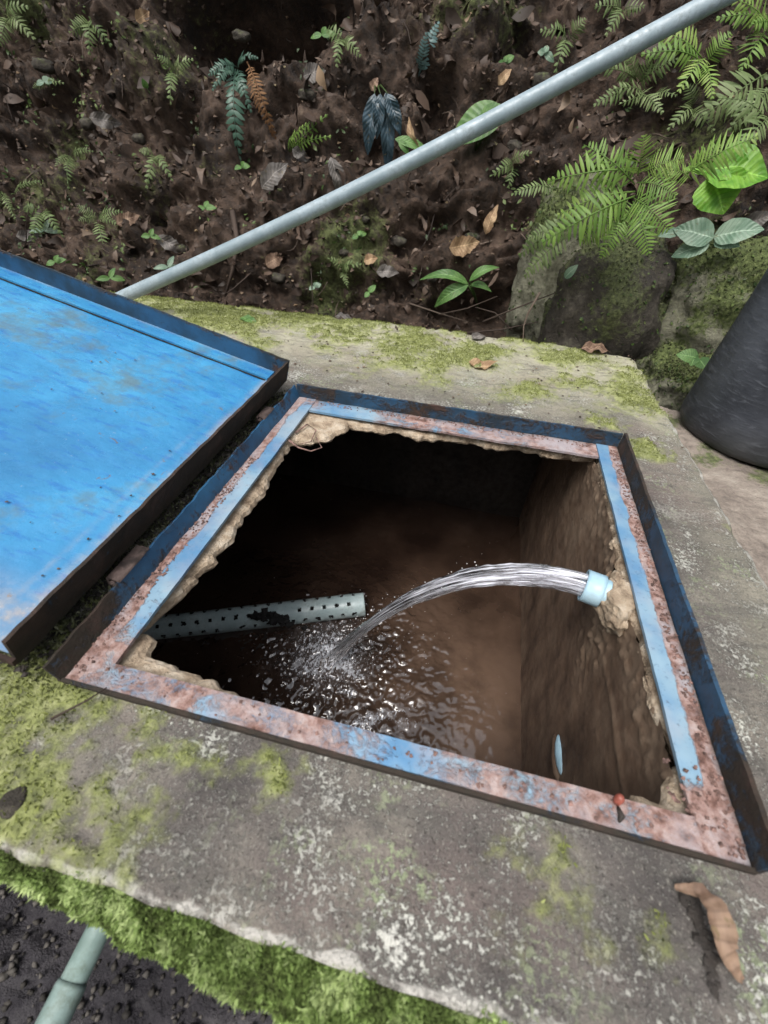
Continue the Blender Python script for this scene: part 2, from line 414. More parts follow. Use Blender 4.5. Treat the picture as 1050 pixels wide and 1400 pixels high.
class MB:
    """collects pieces in world space; build() moves them to the parent's frame"""
    def __init__(s): s.v = []; s.f = []; s.a = {}; s.n = 0
    def add(s, verts, faces, **attrs):
        verts = np.asarray(verts, float).reshape(-1, 3)
        s.f.extend([tuple(i + s.n for i in f) for f in faces]); s.v.append(verts)
        for k, v in attrs.items(): s.a.setdefault(k, []).append(np.broadcast_to(np.asarray(v, float), (len(verts),)))
        s.n += len(verts)
    def build(s, name, mat, parent=None, smooth=True):
        v = np.concatenate(s.v)
        o0 = np.array(parent_loc(parent)) if parent is not None else np.zeros(3)
        return link(name, mesh(name, v - o0, s.f, mat, {k: np.concatenate(q) for k, q in s.a.items()}, smooth), parent)
def parent_loc(p):
    l = Vector(p.location)
    while p.parent is not None: p = p.parent; l += p.location
    return l
def gridfaces(nu, nv):
    i = np.arange(nu - 1)[:, None] * nv + np.arange(nv - 1)[None, :]
    return np.stack([i, i + nv, i + nv + 1, i + 1], -1).reshape(-1, 4)
def frame_of(d):
    d = d.normalized(); a = Vector((0, 0, 1)) if abs(d.z) < .9 else Vector((1, 0, 0))
    u = d.cross(a).normalized(); return u, d.cross(u).normalized()
def tube(mb, pts, rad, k=8, caps=True, noise=0.0, tint=.5):
    pts = [Vector(p) for p in pts]; n = len(pts); vs = []
    rad = rad if isinstance(rad, (list, tuple, np.ndarray)) else [rad] * n
    u0 = None
    for i, p in enumerate(pts):
        d = (pts[min(i + 1, n - 1)] - pts[max(i - 1, 0)])
        if u0 is None: u, v = frame_of(d)
        else:
            d.normalize(); u = (u0 - d * u0.dot(d)).normalized(); v = d.cross(u)
        u0 = u
        for j in range(k):
            a = 2 * math.pi * j / k; r = rad[i] * (1 + noise * random.uniform(-1, 1))
            vs.append(p + u * math.cos(a) * r + v * math.sin(a) * r)
    fs = [(i * k + j, i * k + (j + 1) % k, (i + 1) * k + (j + 1) % k, (i + 1) * k + j) for i in range(n - 1) for j in range(k)]
    if caps: fs += [tuple(range(k))[::-1], tuple((n - 1) * k + j for j in range(k))]
    mb.add([tuple(v) for v in vs], fs, tint=tint)
def plate(name, o, u, v, t, nu, nv, mat, parent=None, attr=None, disp=0.0, seed=0.0, edge=0.0):
    """sheet with thickness: corner o, sides u and v, thickness vector t; attr(P, a, b) -> dict of point values"""
    o, u, v, t = (np.array(q, float) for q in (o, u, v, t))
    a, b = np.meshgrid(np.linspace(0, 1, nu), np.linspace(0, 1, nv), indexing='ij'); a = a.ravel(); b = b.ravel()
    top = o + a[:, None] * u + b[:, None] * v
    tn = t / np.linalg.norm(t)
    if disp: top = top + tn * (fbm(top[:, 0] * 18 + seed, top[:, 1] * 18, top[:, 2] * 18, 3) * disp)[:, None]
    if edge:
        lu = u / np.linalg.norm(u); lv = v / np.linalg.norm(v)
        w1 = (pn(a * np.linalg.norm(u) * 40 + seed, 3.3) * edge)
        top = top + lv * (w1 * np.where(b > .5, 1, 0) * (b - .5) * 2)[:, None]
    bot = top - t
    vs = np.concatenate([top, bot]); N = nu * nv
    f = gridfaces(nu, nv); f = [tuple(q) for q in f] + [tuple(q[::-1] + N) for q in f]
    idx = lambda i, j: i * nv + j
    for i in range(nu - 1):
        f.append((idx(i, 0), idx(i, 0) + N, idx(i + 1, 0) + N, idx(i + 1, 0))); f.append((idx(i + 1, nv - 1), idx(i + 1, nv - 1) + N, idx(i, nv - 1) + N, idx(i, nv - 1)))
    for j in range(nv - 1):
        f.append((idx(0, j + 1), idx(0, j + 1) + N, idx(0, j) + N, idx(0, j))); f.append((idx(nu - 1, j), idx(nu - 1, j) + N, idx(nu - 1, j + 1) + N, idx(nu - 1, j + 1)))
    at = {'rust': np.zeros(2 * N), 'grime': np.zeros(2 * N)}
    if attr: at.update(attr(vs, np.concatenate([a, a]), np.concatenate([b, b])))
    if parent is not None: vs = vs - np.array(parent_loc(parent))
    me = mesh(name, vs, f, mat, at, smooth=False)
    return link(name, me, parent)

# ================================================================== SLAB AND TANK
tank = tag(empty('concrete_tank', (0, .2, -.5)), 'mossy grey concrete water tank with a square opening and blue steel hatch in its top', 'tank')
X0, X1, Y0, Y1 = -1.5, .5, -.49, .92
def blobs(x, y, lst):
    m = np.zeros_like(x)
    for (px, py, r, a) in lst:
        p = on_z(px, py); m = np.maximum(m, a * np.exp(-((x - p.x) ** 2 + (y - p.y) ** 2) / (r * r)))
    return m
def slab_edge(x, y):   # edges wander and the sheet tapers a little to the right far corner
    return x, y
def slab_masks(x, y):
    nz = fbm(x * 9, y * 9, 1.3, 4); big = fbm(x * 3, y * 3, 7.7, 3)
    moss = np.clip(.56 + big * .6 + nz * .55, 0, 1) * sst(.38, .6, y)
    moss = np.maximum(moss, sst(.84, .9, y) * (.75 + nz * .5) * sst(.1, -.2, x))
    b = blobs(x, y, [(20, 985, .1, .95), (60, 1080, .07, .85), (-60, 1040, .2, 1), (120, 1010, .05, .75), (190, 1015, .03, .8), (255, 1045, .04, .7), (365, 1062, .045, .55), (90, 1130, .05, .6),
                     (210, 1090, .05, .6), (745, 1195, .05, .36), (700, 1170, .04, .3), (905, 1290, .03, .32), (820, 1280, .03, .28), (880, 612, .05, .95), (830, 575, .06, .6), (560, 470, .2, .9), (470, 445, .2, .95), (620, 455, .1, .8), (340, 440, .14, .75), (800, 520, .1, .7), (700, 500, .08, .55), (850, 540, .06, .6), (1000, 720, .03, .4), (700, 1290, .03, .3)])
    moss = np.maximum(moss, b + (nz * .4 + .35 * fbm(x * 40, y * 40, 3, 3)) * sst(.1, .3, b))
    moss = np.maximum(moss, (.5 + nz) * sst(-.36, -.5, x) * sst(.5, .3, np.abs(y + .1)) * .8)
    pale = sst(.35, .7, y) * .8 + .25 * sst(.38, .48, x)
    lich = np.clip(.62 + fbm(x * 6, y * 6, 3.1, 3) * .9, 0, 1) * (1 - sst(.5, .75, y) * .6) * (1 - np.clip(moss, 0, 1) * .5)
    return np.clip(moss, 0, 1), np.clip(pale, 0, 1), lich
xs = np.arange(X0, X1 + .0001, .004); ys = np.arange(Y0, Y1 + .0001, .004)
xs[-1] = X1; ys[-1] = Y1
gx, gy = np.meshgrid(xs, ys, indexing='ij')
H = .346
hole = (np.abs(gx[:-1, :-1] + .002) < H) & (np.abs(gy[:-1, :-1] + .002) < H)
moss, pale, lich = slab_masks(gx, gy)
crack = fbm(gx * 40, gy * 40, .5, 4)
z = fbm(gx * 5, gy * 5, 9.0, 3) * .0025 + crack * .0014 + sst(.4, .8, moss + fbm(gx * 30, gy * 30, 2.2, 2) * .3) * .005
z += lich * np.clip(fbm(gx * 60, gy * 60, 4.4, 3), 0, 1) * .002
front = np.exp(-((gy - (Y0 + .003 + pn(gx * 25, 1.0) * .004)) / .0045) ** 2)
rightl = np.exp(-((gx - (X1 - .003 + pn(gy * 20, 7) * .004)) / .006) ** 2)
spikes = np.clip(pn(gx * 38, gy * 12, 5) + .25, 0, 1) * sst(.03, .004, gy - Y0)
edgem = np.clip(front * (.65 + .7 * pn(gx * 30, 8)) + spikes * .8 * sst(.022, .003, gy - Y0) + rightl * (.7 + .5 * pn(gy * 25, 3)), 0, 1)
z += front * .004
near_hole = sst(.03, .0, np.maximum(np.abs(gx), np.abs(gy)) - .35)
z = z * (1 - .6 * near_hole)
rnd = np.minimum(np.minimum(gx - X0, X1 - gx), np.minimum(gy - Y0, Y1 - gy))
z -= sst(.012, 0, rnd) * .006 * (1 + pn(gx * 20, gy * 20))
wx = gx + sst(.06, 0, X1 - gx) * (pn(gy * 7, 4.0) * .008 + .008 - sst(.2, .92, gy) * .02 + pn(gy * 30, 2) * .003 + (gy < .1) * .006)
wy = gy + sst(.06, 0, gy - Y0) * pn(gx * 25, 2.0) * .0025 + sst(.08, 0, Y1 - gy) * (pn(gx * 6, 6.0) * .012 + pn(gx * 22, 6.0) * .005 + np.where(gx < -.3, (gx + .3) * .045, 0) - sst(.3, .5, gx) * .012)
nu, nv = gx.shape
f = gridfaces(nu, nv)[~hole.ravel()]
V = np.stack([wx, wy, z], -1).reshape(-1, 3)
# skirts: outer sides of the slab down to -0.1, rough
ring = [(i, 0) for i in range(nu)] + [(nu - 1, j) for j in range(1, nv)] + [(i, nv - 1) for i in range(nu - 2, -1, -1)] + [(0, j) for j in range(nv - 2, 0, -1)]
ring = [i * nv + j for i, j in ring]
rv = V[ring]; n0 = len(V); L = len(ring); lay = []
cen = np.array([(X0 + X1) / 2, (Y0 + Y1) / 2, 0])
for k, dz in enumerate((.012, .03, .055, .085, .1)):
    q = rv.copy(); q[:, 2] = -dz
    out = fbm(rv[:, 0] * 20, rv[:, 1] * 20, dz * 30, 3) * .006
    q[:, 1] += np.where(np.abs(rv[:, 1] - Y0) < .02, -out, 0) + np.where(np.abs(rv[:, 1] - Y1) < .06, out, 0); q[:, 0] += np.where(np.abs(rv[:, 0] - X1) < .04, out, 0)
    lay.append(q)
V2 = np.concatenate([V] + lay); fs = [f]
prev = np.array(ring)
for k in range(5):
    cur = n0 + k * L + np.arange(L)
    fs.append(np.stack([prev, cur, np.roll(cur, -1), np.roll(prev, -1)], -1)[:, ::-1] if False else np.stack([prev, np.roll(prev, -1), np.roll(cur, -1), cur], -1)[:, ::-1])
    prev = cur
ext = lambda a, v=0.0: np.concatenate([a.ravel(), np.full(5 * L, v)])
me = mesh('cover_slab', V2 - np.array(tank.location), np.concatenate(fs), 'slab', {'moss': ext(moss, .35), 'pale': ext(pale), 'lichen': ext(lich, .3), 'edge': ext(edgem)})
slab = link('cover_slab', me, tank)
# underside of the slab and box walls below
def wall(name, o, u, v, nu, nv, mat, dispv, amp, palef=None, parent=tank):
    o, u, v, d = (np.array(q, float) for q in (o, u, v, dispv))
    a, b = np.meshgrid(np.linspace(0, 1, nu), np.linspace(0, 1, nv), indexing='ij'); a, b = a.ravel(), b.ravel()
    P = o + a[:, None] * u + b[:, None] * v
    h = fbm(P[:, 0] * 6, P[:, 1] * 6, P[:, 2] * 6, 5) * amp
    pl = np.zeros(len(P))
    if palef:
        pl, e = palef(P); h = h + e
    P = P + d * h[:, None]
    return link(name, mesh(name, P - np.array(tank.location), gridfaces(nu, nv), mat, {'pale': pl, 'moss': np.zeros(len(P))}), parent)
WX = .307; WB = -.85
def right_pale(P):
    y, zz = P[:, 1], P[:, 2]
    crust = np.exp(-((y + .03 + pn(zz * 9, 1) * .03) / .05) ** 2) * sst(-.30, -.03, zz)
    lump = np.clip(fbm(y * 60, zz * 60, 3, 4) - .1, 0, 1)
    top = sst(-.1, -.04, zz + pn(y * 14, 5) * .03)
    seam = np.exp(-((zz + .115 - y * .02 + pn(y * 9, 2) * .012) / .006) ** 2) * sst(.02, -.1, y)
    return np.clip(crust * .9 + top * .45 + lump * .5 * sst(-.25, -.05, zz) + sst(.0, .25, y) * .3 * sst(-.5, -.1, zz) + seam * .2, 0, 1), crust * (.005 + lump * .016) + np.exp(-((y + .028) / .04) ** 2) * sst(-.085, -.03, zz) * (.02 + lump * .012) + top * lump * .005 + lump * .001 + seam * .002
wall('inner_wall', (WX, -.43, WB), (0, 1.25, 0), (0, 0, -WB - .014), 260, 180, 'inner', (-1, 0, 0), .004, right_pale)
wall('inner_wall', (-1.1, .8, WB), (1.42, 0, 0), (0, 0, -WB - .06), 90, 60, 'inner_shaded', (0, -1, 0), .01)
wall('inner_wall', (-1.1, -.43, WB), (1.42, 0, 0), (0, 0, -WB - .06), 90, 60, 'inner_shaded', (0, 1, 0), .01)
wall('inner_wall', (-1.1, -.43, WB), (0, 1.24, 0), (0, 0, -WB - .06), 90, 60, 'inner_shaded', (1, 0, 0), .01)
# ragged broken lip of concrete round the opening, under the steel frame
lipz = -.03
pix = [(812, 634), (770, 630), (735, 627), (700, 619), (665, 617), (640, 612), (600, 606), (575, 607), (545, 598), (520, 598), (478, 591), (452, 606), (425, 612), (398, 616), (385, 640), (372, 662), (358, 684), (345, 702), (322, 738),
       (300, 772), (275, 792), (248, 806), (236, 812)]
inner = [on_z(px, py, lipz) for px, py in pix]
inner = [(p.x, p.y) for p in inner] + [(-.300, -.02 * 1), (-.302, -.1), (-.302, -.2)]
inner += [(on_z(px, py, lipz).x, on_z(px, py, lipz).y) for px, py in [(196, 872), (214, 884), (216, 906), (236, 914), (262, 926), (296, 938)]]
inner += [(-.12, -.325), (0, -.325), (.1, -.325), (.2, -.325)] + [(on_z(px, py, lipz).x, on_z(px, py, lipz).y) for px, py in [(884, 1098), (893, 1082), (899, 1062), (912, 1042)]] + [(.306, -.2), (.306, -.1), (.304, -.05), (.306, .05), (.306, .2)]
# resample finely with jitter
P = np.array(inner); seg = []
for i in range(len(P)):
    a, b = P[i], P[(i + 1) % len(P)]; k = max(1, int(np.linalg.norm(b - a) / .005))
    for j in range(k): seg.append(a + (b - a) * j / k)
P = np.array(seg)
rad = P / np.linalg.norm(P, axis=1)[:, None]
wob = fbm(P[:, 0] * 24, P[:, 1] * 24, 2, 3, .6)[:, None] * .010 + (np.abs(fbm(P[:, 0] * 50, P[:, 1] * 50, 5, 3)) - .2)[:, None] * .004
base_in = P + rad * (wob + .001)
rings = []
outm = .347
def sq(p):
    s_ = outm / np.maximum(np.abs(p[:, 0]), np.abs(p[:, 1])); return p * s_[:, None]
oc = sq(P)
for tt, dz in ((0, -.004), (.3, -.006), (.6, -.008), (.85, -.011), (.95, -.015), (1.0, -.022)):
    q = oc + (base_in - oc) * tt; zz = dz + fbm(q[:, 0] * 50, q[:, 1] * 50, tt * 3, 3) * .002 * (tt > 0)
    rings.append(np.column_stack([q, zz]))
for dz, sh in ((-.027, .004), (-.032, .016), (-.038, .03), (-.05, .06)):
    q = base_in + rad * (sh + fbm(P[:, 0] * 70, P[:, 1] * 70, dz * 60, 3)[:, None] * .003); rings.append(np.column_stack([q, np.full(len(q), dz)]))
q = oc * 1.25; rings.append(np.column_stack([q, np.full(len(q), -.062)]))
rings.append(np.column_stack([oc * 3.2, np.full(len(q), -.063)]))
rings[-1][:, 0] = np.clip(rings[-1][:, 0], -1.1, .32); rings[-1][:, 1] = np.clip(rings[-1][:, 1], -.44, .81)
V = np.concatenate(rings); L = len(P); fs = []
for k in range(len(rings) - 1):
    c = k * L + np.arange(L); d = np.roll(c, -1)
    fs.append(np.stack([c, c + L, d + L, d], -1))
link('broken_lip', mesh('broken_lip', V - np.array(tank.location), np.concatenate(fs), 'broken', smooth=False), tank)
# outer faces of the tank below the slab
wall('outer_wall', (-1.45, -.46, -.75), (1.93, 0, 0), (0, 0, .67), 300, 90, 'outer', (0, -1, 0), .02)
wall('outer_wall', (.475, -.46, -.75), (0, 1.36, 0), (0, 0, .67), 120, 60, 'outer', (1, 0, 0), .01)
wall('outer_wall', (-1.45, .895, -.75), (1.93, 0, 0), (0, 0, .67), 160, 60, 'outer', (0, 1, 0), .01)
wall('outer_wall', (-1.45, -.46, -.75), (0, 1.36, 0), (0, 0, .67), 60, 40, 'outer', (-1, 0, 0), .01)

# ------------------------------------------------------------------ moss: fuzz on the slab, thick hanging fringe on its near side
def blades(points, nrm, ln, wd, lean, tint):
    """narrow bent triangles, three points each plus a tip"""
    N = len(points); r1 = rng.normal(size=(N, 3)); d = nrm + r1 * lean; d /= np.linalg.norm(d, axis=1)[:, None]
    s_ = np.cross(d, rng.normal(size=(N, 3))); s_ /= np.linalg.norm(s_, axis=1)[:, None]
    ln = ln[:, None]; wd = wd[:, None]
    bend = rng.normal(size=(N, 3)) * .3
    a = points - s_ * wd; b = points + s_ * wd; c = points + d * ln * .6 + s_ * wd * .8; e = points + d * ln * .6 - s_ * wd * .8; t = points + (d + bend * .6) * ln
    V = np.stack([a, b, c, e, t], 1).reshape(-1, 3)
    i = np.arange(N) * 5
    q = np.concatenate([np.stack([i, i + 1, i + 2], -1), np.stack([i, i + 2, i + 3], -1), np.stack([i + 3, i + 2, i + 4], -1)])
    return V, q, np.repeat(tint, 5)
N = 420000
px_, py_ = rng.uniform(X0 + .2, X1, N), rng.uniform(Y0, Y1, N)
ix = ((px_ - X0) / .004).astype(int).clip(0, nu - 2); iy = ((py_ - Y0) / .004).astype(int).clip(0, nv - 2)
mm = moss[ix, iy] + fbm(px_ * 30, py_ * 30, 2.2, 2) * .3
keep = (rng.uniform(0, 1, N) < sst(.5, .95, mm) * .7) & ~((np.abs(px_) < .352) & (np.abs(py_) < .352)) & (wx[ix, iy] < 1)
px_, py_, ix, iy = px_[keep], py_[keep], ix[keep], iy[keep]
pts = np.column_stack([px_ + wx[ix, iy] - gx[ix, iy], py_ + wy[ix, iy] - gy[ix, iy], z[ix, iy] - .001])
near = (py_ < 0)
ln = rng.uniform(.003, .007, len(pts)); tint = np.clip(.5 + fbm(px_ * 40, py_ * 40, 1, 2) * .6 + rng.normal(size=len(pts)) * .15, 0, 1)
V, q, t_ = blades(pts, np.array([0, 0, 1.0]), ln, rng.uniform(.0006, .0012, len(pts)), .55, tint)
o = link('moss_patches', mesh('moss_patches', V, q, 'moss_y', {'tint': t_})); tag(o, 'yellow green moss patches growing on top of the concrete slab', 'moss', kind='stuff')
# fringe
def fringe_depth(x): return .006 + .030 * sst(-.42, -.02, x) + pn(x * 14, 3) * .006
mb = MB(); fx = np.linspace(-1.4, .56, 420); prof = [(0.0, -.004), (.35, -.008), (.75, -.02), (1.0, -.042), (.95, -.07), (.6, -.098), (.1, -.115)]
fv = []
for k, (o_, dz) in enumerate(prof):
    yy = Y0 + .004 - o_ * fringe_depth(fx) + fbm(fx * 30, dz * 60, k, 3) * .007 + fbm(fx * 70, dz * 120, k + 3, 2) * .003; fv.append(np.column_stack([fx, yy, np.full(len(fx), dz) + fbm(fx * 22, k * 3.0, 9, 2) * .008 * (k > 1)]))
FV = np.concatenate(fv)
ff = []
nx_ = len(fx)
for k in range(len(prof) - 1):
    c = k * nx_ + np.arange(nx_ - 1); ff.append(np.stack([c, c + 1, c + 1 + nx_, c + nx_], -1))
ff = np.concatenate(ff)[:, ::-1]
N = 150000
k = rng.integers(0, len(prof) - 1, N); i = rng.integers(0, nx_ - 1, N); a = rng.uniform(0, 1, N)[:, None]; b = rng.uniform(0, 1, N)[:, None]
A = FV[k * nx_ + i]; B = FV[k * nx_ + i + 1]; C = FV[(k + 1) * nx_ + i]; D = FV[(k + 1) * nx_ + i + 1]
pts = (A * (1 - a) + B * a) * (1 - b) + (C * (1 - a) + D * a) * b
nn = np.cross(C - A, B - A); nn /= np.linalg.norm(nn, axis=1)[:, None]; nn *= np.sign(-nn[:, 1:2] + 1e-9) if False else 1
nn = np.where((nn[:, 1:2] > 0), -nn, nn)
nn = nn * .7 + np.array([0, -.15, -.3]) * np.clip(-pts[:, 2:3] * 12, 0, 1)
clump = fbm(pts[:, 0] * 45, pts[:, 1] * 30, pts[:, 2] * 45, 3)
tint = np.clip(.52 + clump * .85 + rng.normal(size=N) * .16, 0, 1)
ln = rng.uniform(.002, .006, N) * (1 + clump * .6)
V, q, t_ = blades(pts, nn, ln, rng.uniform(.0008, .0016, N), .45, tint)
V = np.concatenate([FV, V]); q = q + len(FV); t_ = np.concatenate([np.full(len(FV), .15), t_])
fl = [tuple(r) for r in ff] + [tuple(r) for r in q]
o = link('moss_fringe', mesh('moss_fringe', V, fl, 'moss', {'tint': t_})); tag(o, 'thick bright green moss hanging along the near side of the slab', 'moss', kind='stuff')

# ------------------------------------------------------------------ water
IMP = Vector((-.2, .08, -.605))
xs_ = np.linspace(-1.1, WX + .01, 440); ys_ = np.linspace(-.44, .8, 400); ax, ay = np.meshgrid(xs_, ys_, indexing='ij')
dx, dy = ax - IMP.x, ay - IMP.y; rr = np.hypot(dx, dy)
chop = np.exp(-(rr / .27) ** 2) + .55 * np.exp(-((ax + .03) ** 2 + (ay + .17) ** 2) / .03) * sst(-.1, .35, fbm(ax * 9, ay * 9, 4, 2))
wz = (np.abs(fbm(ax * 26, ay * 26, 3.3, 3)) - .25) * .013 * chop + np.sin(rr * 130 + fbm(ax * 8, ay * 8, 1, 2) * 4) * .0012 * np.exp(-rr * 3.2) + fbm(ax * 13, ay * 13, 6, 3) * .0011
wz += (np.abs(fbm(ax * 60, ay * 60, 8, 2)) - .2) * .004 * chop
wz += .012 * np.exp(-(rr / .05) ** 2) * (1 + fbm(ax * 40, ay * 40, 2, 2))
glints = .75 * sst(.0, .45, fbm(ax * 7, ay * 13, 12, 3)) * 1.15 * (np.exp(-((ax + .12) ** 2 / .03 + (ay + .08) ** 2 / .02)) + np.exp(-((ax - .02) ** 2 / .008 + (ay + .2) ** 2 / .006)))  # flecks that paint bright sky glints on the ripples
foam_glint = glints * 1.15 + np.clip(np.exp(-(rr / .11) ** 2) * .75 + .25 * np.exp(-((dx + .06) ** 2 + (dy + .02) ** 2) / .02), 0, 1)
V = np.stack([ax, ay, -.605 + wz], -1).reshape(-1, 3)
o = link('water', mesh('water', V, gridfaces(440, 400), 'water', {'foam_glint': foam_glint.ravel(), 'silt': np.exp(-((ax - .15) ** 2 / .06 + (ay + .03) ** 2 / .11)).ravel()})); tag(o, 'dark brown rippled water inside the concrete tank', kind='structure')

# ================================================================== HATCH FRAME
fr = empty('hatch_frame', Vector((0, 0, 0)) - tank.location); fr.parent = tank; fr['label'] = 'square rusty blue angle iron frame round the open tank mouth'
FZ = .004; T = .005
def a_right(P, a, b):
    x, y = P[:, 0], P[:, 1]
    r = sst(.325, .335, x + pn(y * 25, 1) * .004) * .95 + sst(-.27, -.32, y) * 1.0 + .12 - .12 * sst(-.2, -.1, y)
    return {'rust': np.clip(r, -.3, 1), 'grime': sst(.343, .35, x) * .7}
def a_left(P, a, b):
    x, y = P[:, 0], P[:, 1]
    return {'rust': np.clip(sst(-.326, -.336, x + pn(y * 14, 2) * .008) * .75 + sst(-.2, -.33, y) * .55 + .12 + sst(.3, .34, y) * .3, 0, 1), 'grime': sst(-.345, -.35, x) * .6}
def a_far(P, a, b):
    x, y = P[:, 0], P[:, 1]
    return {'rust': np.clip(.62 - .5 * np.exp(-((x + .23) / .07) ** 2) + .15 * pn(x * 12, 5) + sst(.1, .3, x) * .3, 0, 1), 'grime': sst(.335, .35, y) * .5}
def a_near(P, a, b):
    x, y = P[:, 0], P[:, 1]
    return {'rust': np.clip(.7 + .25 * pn(x * 6, 2) - .33 * np.exp(-((x - .03) / .1) ** 2) - .15 * np.exp(-((x + .15) / .05) ** 2) + sst(.15, .22, x) * .12, 0, 1), 'grime': np.zeros(len(x))}
U = .345
plate('flange', (.308, -.35, FZ), (.041, 0, 0), (0, .70, 0), (0, 0, T), 12, 160, 'metal', fr, a_right, .0012, 1)
plate('flange', (-.349, -.35, FZ + .0005), (.044, 0, 0), (0, .70, 0), (0, 0, T), 12, 160, 'metal', fr, a_left, .0012, 2)
plate('flange', (-.3045, .30, FZ - .001), (.612, 0, 0), (0, .048, 0), (0, 0, T), 140, 12, 'metal', fr, a_far, .0012, 3)
# near rail: heavily scaled, wider at its left end
o_, = (plate('flange', (-.3045, -.349, FZ + .004), (.612, 0, 0), (0, .027, 0), (0, 0, .006), 150, 10, 'metal', fr, a_near, .0018, 4),)
plate('flange_leg', (-.35, -.3535, FZ + .003), (.701, 0, 0), (0, .004, 0), (0, 0, .0115), 100, 3, 'metal_dark', fr, lambda P, a, b: {'rust': np.full(len(P), .75), 'grime': np.full(len(P), .6)})
def a_up(r0, g0, spots=()):
    def fn(P, a, b):
        x, y = P[:, 0], P[:, 1]; r = np.full(len(P), r0) + .25 * pn(x * 9 + y * 9, P[:, 2] * 30)
        for (c, w_, v_) in spots: r += v_ * np.exp(-(((y if abs(c) < 9 else x) - c) / w_) ** 2)
        return {'rust': np.clip(r, -.2, 1), 'grime': np.full(len(P), g0)}
    return fn
UH = .031
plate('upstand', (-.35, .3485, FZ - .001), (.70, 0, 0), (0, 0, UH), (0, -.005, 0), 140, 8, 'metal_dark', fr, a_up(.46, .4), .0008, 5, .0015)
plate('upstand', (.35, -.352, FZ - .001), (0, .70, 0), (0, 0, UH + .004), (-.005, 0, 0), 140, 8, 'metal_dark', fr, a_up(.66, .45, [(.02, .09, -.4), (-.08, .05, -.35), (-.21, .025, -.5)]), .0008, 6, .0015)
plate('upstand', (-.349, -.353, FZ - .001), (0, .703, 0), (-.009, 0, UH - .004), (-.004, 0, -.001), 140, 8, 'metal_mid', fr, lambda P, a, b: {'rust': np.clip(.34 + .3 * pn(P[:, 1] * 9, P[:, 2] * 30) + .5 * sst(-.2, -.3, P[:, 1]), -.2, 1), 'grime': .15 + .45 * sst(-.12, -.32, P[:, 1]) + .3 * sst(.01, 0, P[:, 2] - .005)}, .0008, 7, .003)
# rust scale and crumbs lying in the angle
def crumbs(name, pts, size, mat, parent=None, k=None, tintf=None, flat=.6):
    """little distorted octahedra / pebbles joined in one mesh"""
    base = np.array([(1, 0, 0), (-1, 0, 0), (0, 1, 0), (0, -1, 0), (0, 0, 1), (0, 0, -1)], float)
    F8 = np.array([(0, 2, 4), (2, 1, 4), (1, 3, 4), (3, 0, 4), (2, 0, 5), (1, 2, 5), (3, 1, 5), (0, 3, 5)])
    N = len(pts); B = base[None] * rng.uniform(.6, 1.3, (N, 6, 1))
    q = rng.normal(size=(N, 4)); q /= np.linalg.norm(q, axis=1)[:, None]; w_, x_, y_, z_ = q.T
    R = np.stack([1 - 2 * (y_ * y_ + z_ * z_), 2 * (x_ * y_ - w_ * z_), 2 * (x_ * z_ + w_ * y_), 2 * (x_ * y_ + w_ * z_), 1 - 2 * (x_ * x_ + z_ * z_), 2 * (y_ * z_ - w_ * x_), 2 * (x_ * z_ - w_ * y_), 2 * (y_ * z_ + w_ * x_), 1 - 2 * (x_ * x_ + y_ * y_)], -1).reshape(N, 3, 3)
    B = np.einsum('nij,nkj->nki', R, B); B[:, :, 2] *= flat
    V = (np.asarray(pts)[:, None] + B * np.asarray(size)[:, None, None]).reshape(-1, 3)
    Fq = (F8[None] + (np.arange(N) * 6)[:, None, None]).reshape(-1, 3)
    if parent is not None: V = V - np.array(parent_loc(parent))
    t = np.repeat(rng.uniform(0, 1, N) if tintf is None else tintf, 6)
    return link(name, mesh(name, V, Fq, mat, {'tint': t}, smooth=False), parent)
pts = []
for _ in range(420): pts.append((.340 + rng.uniform(-.006, .007), rng.uniform(-.345, .33), FZ + .001))
for _ in range(70): pts.append((rng.uniform(-.32, .31), -.335 + rng.uniform(-.012, .010), FZ + .0045))
for _ in range(350): pts.append((-.34 + rng.uniform(-.008, .012), rng.uniform(-.34, .1), FZ + .001))
for _ in range(90): pts.append((rng.uniform(.29, .345), rng.uniform(-.345, -.27), FZ + .0015))
for _ in range(200): pts.append((rng.uniform(-.3, .3), rng.uniform(.33, .346), FZ))
o = crumbs('rust_flakes', pts, rng.uniform(.0008, .0032, len(pts)), 'rustflake', fr); o['kind'] = 'stuff'
# black silt and moss line behind the right upstand is just the slab

# ================================================================== HATCH LID (folded open to the left, its tray side up)
lid = empty('hatch_lid', Vector((-.369, 0, .03)) - tank.location); lid.parent = tank; lid['label'] = 'bright blue steel hatch lid folded open over the slab'
TH = math.radians(13.5); LU = Vector((-math.cos(TH), 0, math.sin(TH))); LN = Vector((math.sin(TH), 0, math.cos(TH))); LV = Vector((0, 1, 0))
RH = .045; LO = Vector((-.369, 0, .078)) - LN * RH     # foot of the right rim
LW = .715; LY0, LY1 = -.356, .365
def lp(a, y, h): return LO + LU * a + LV * y + LN * h
def a_panel(P, a, b):
    # b runs along y, a away from the hinge
    return {'rust': np.clip(sst(.06, .03, a) * .55 + sst(.14, .02, b) * sst(.7, .0, a) * .7 + .5 * sst(.08, .0, b) + .22 * np.exp(-((a - .075) / .006) ** 2) * sst(.75, .4, b), 0, 1)}
plate('panel', lp(.004, LY0 + .004, .004), LU * (LW - .008), LV * (LY1 - LY0 - .008), LN * .003, 120, 120, 'panel', lid, a_panel, .0012, 8)
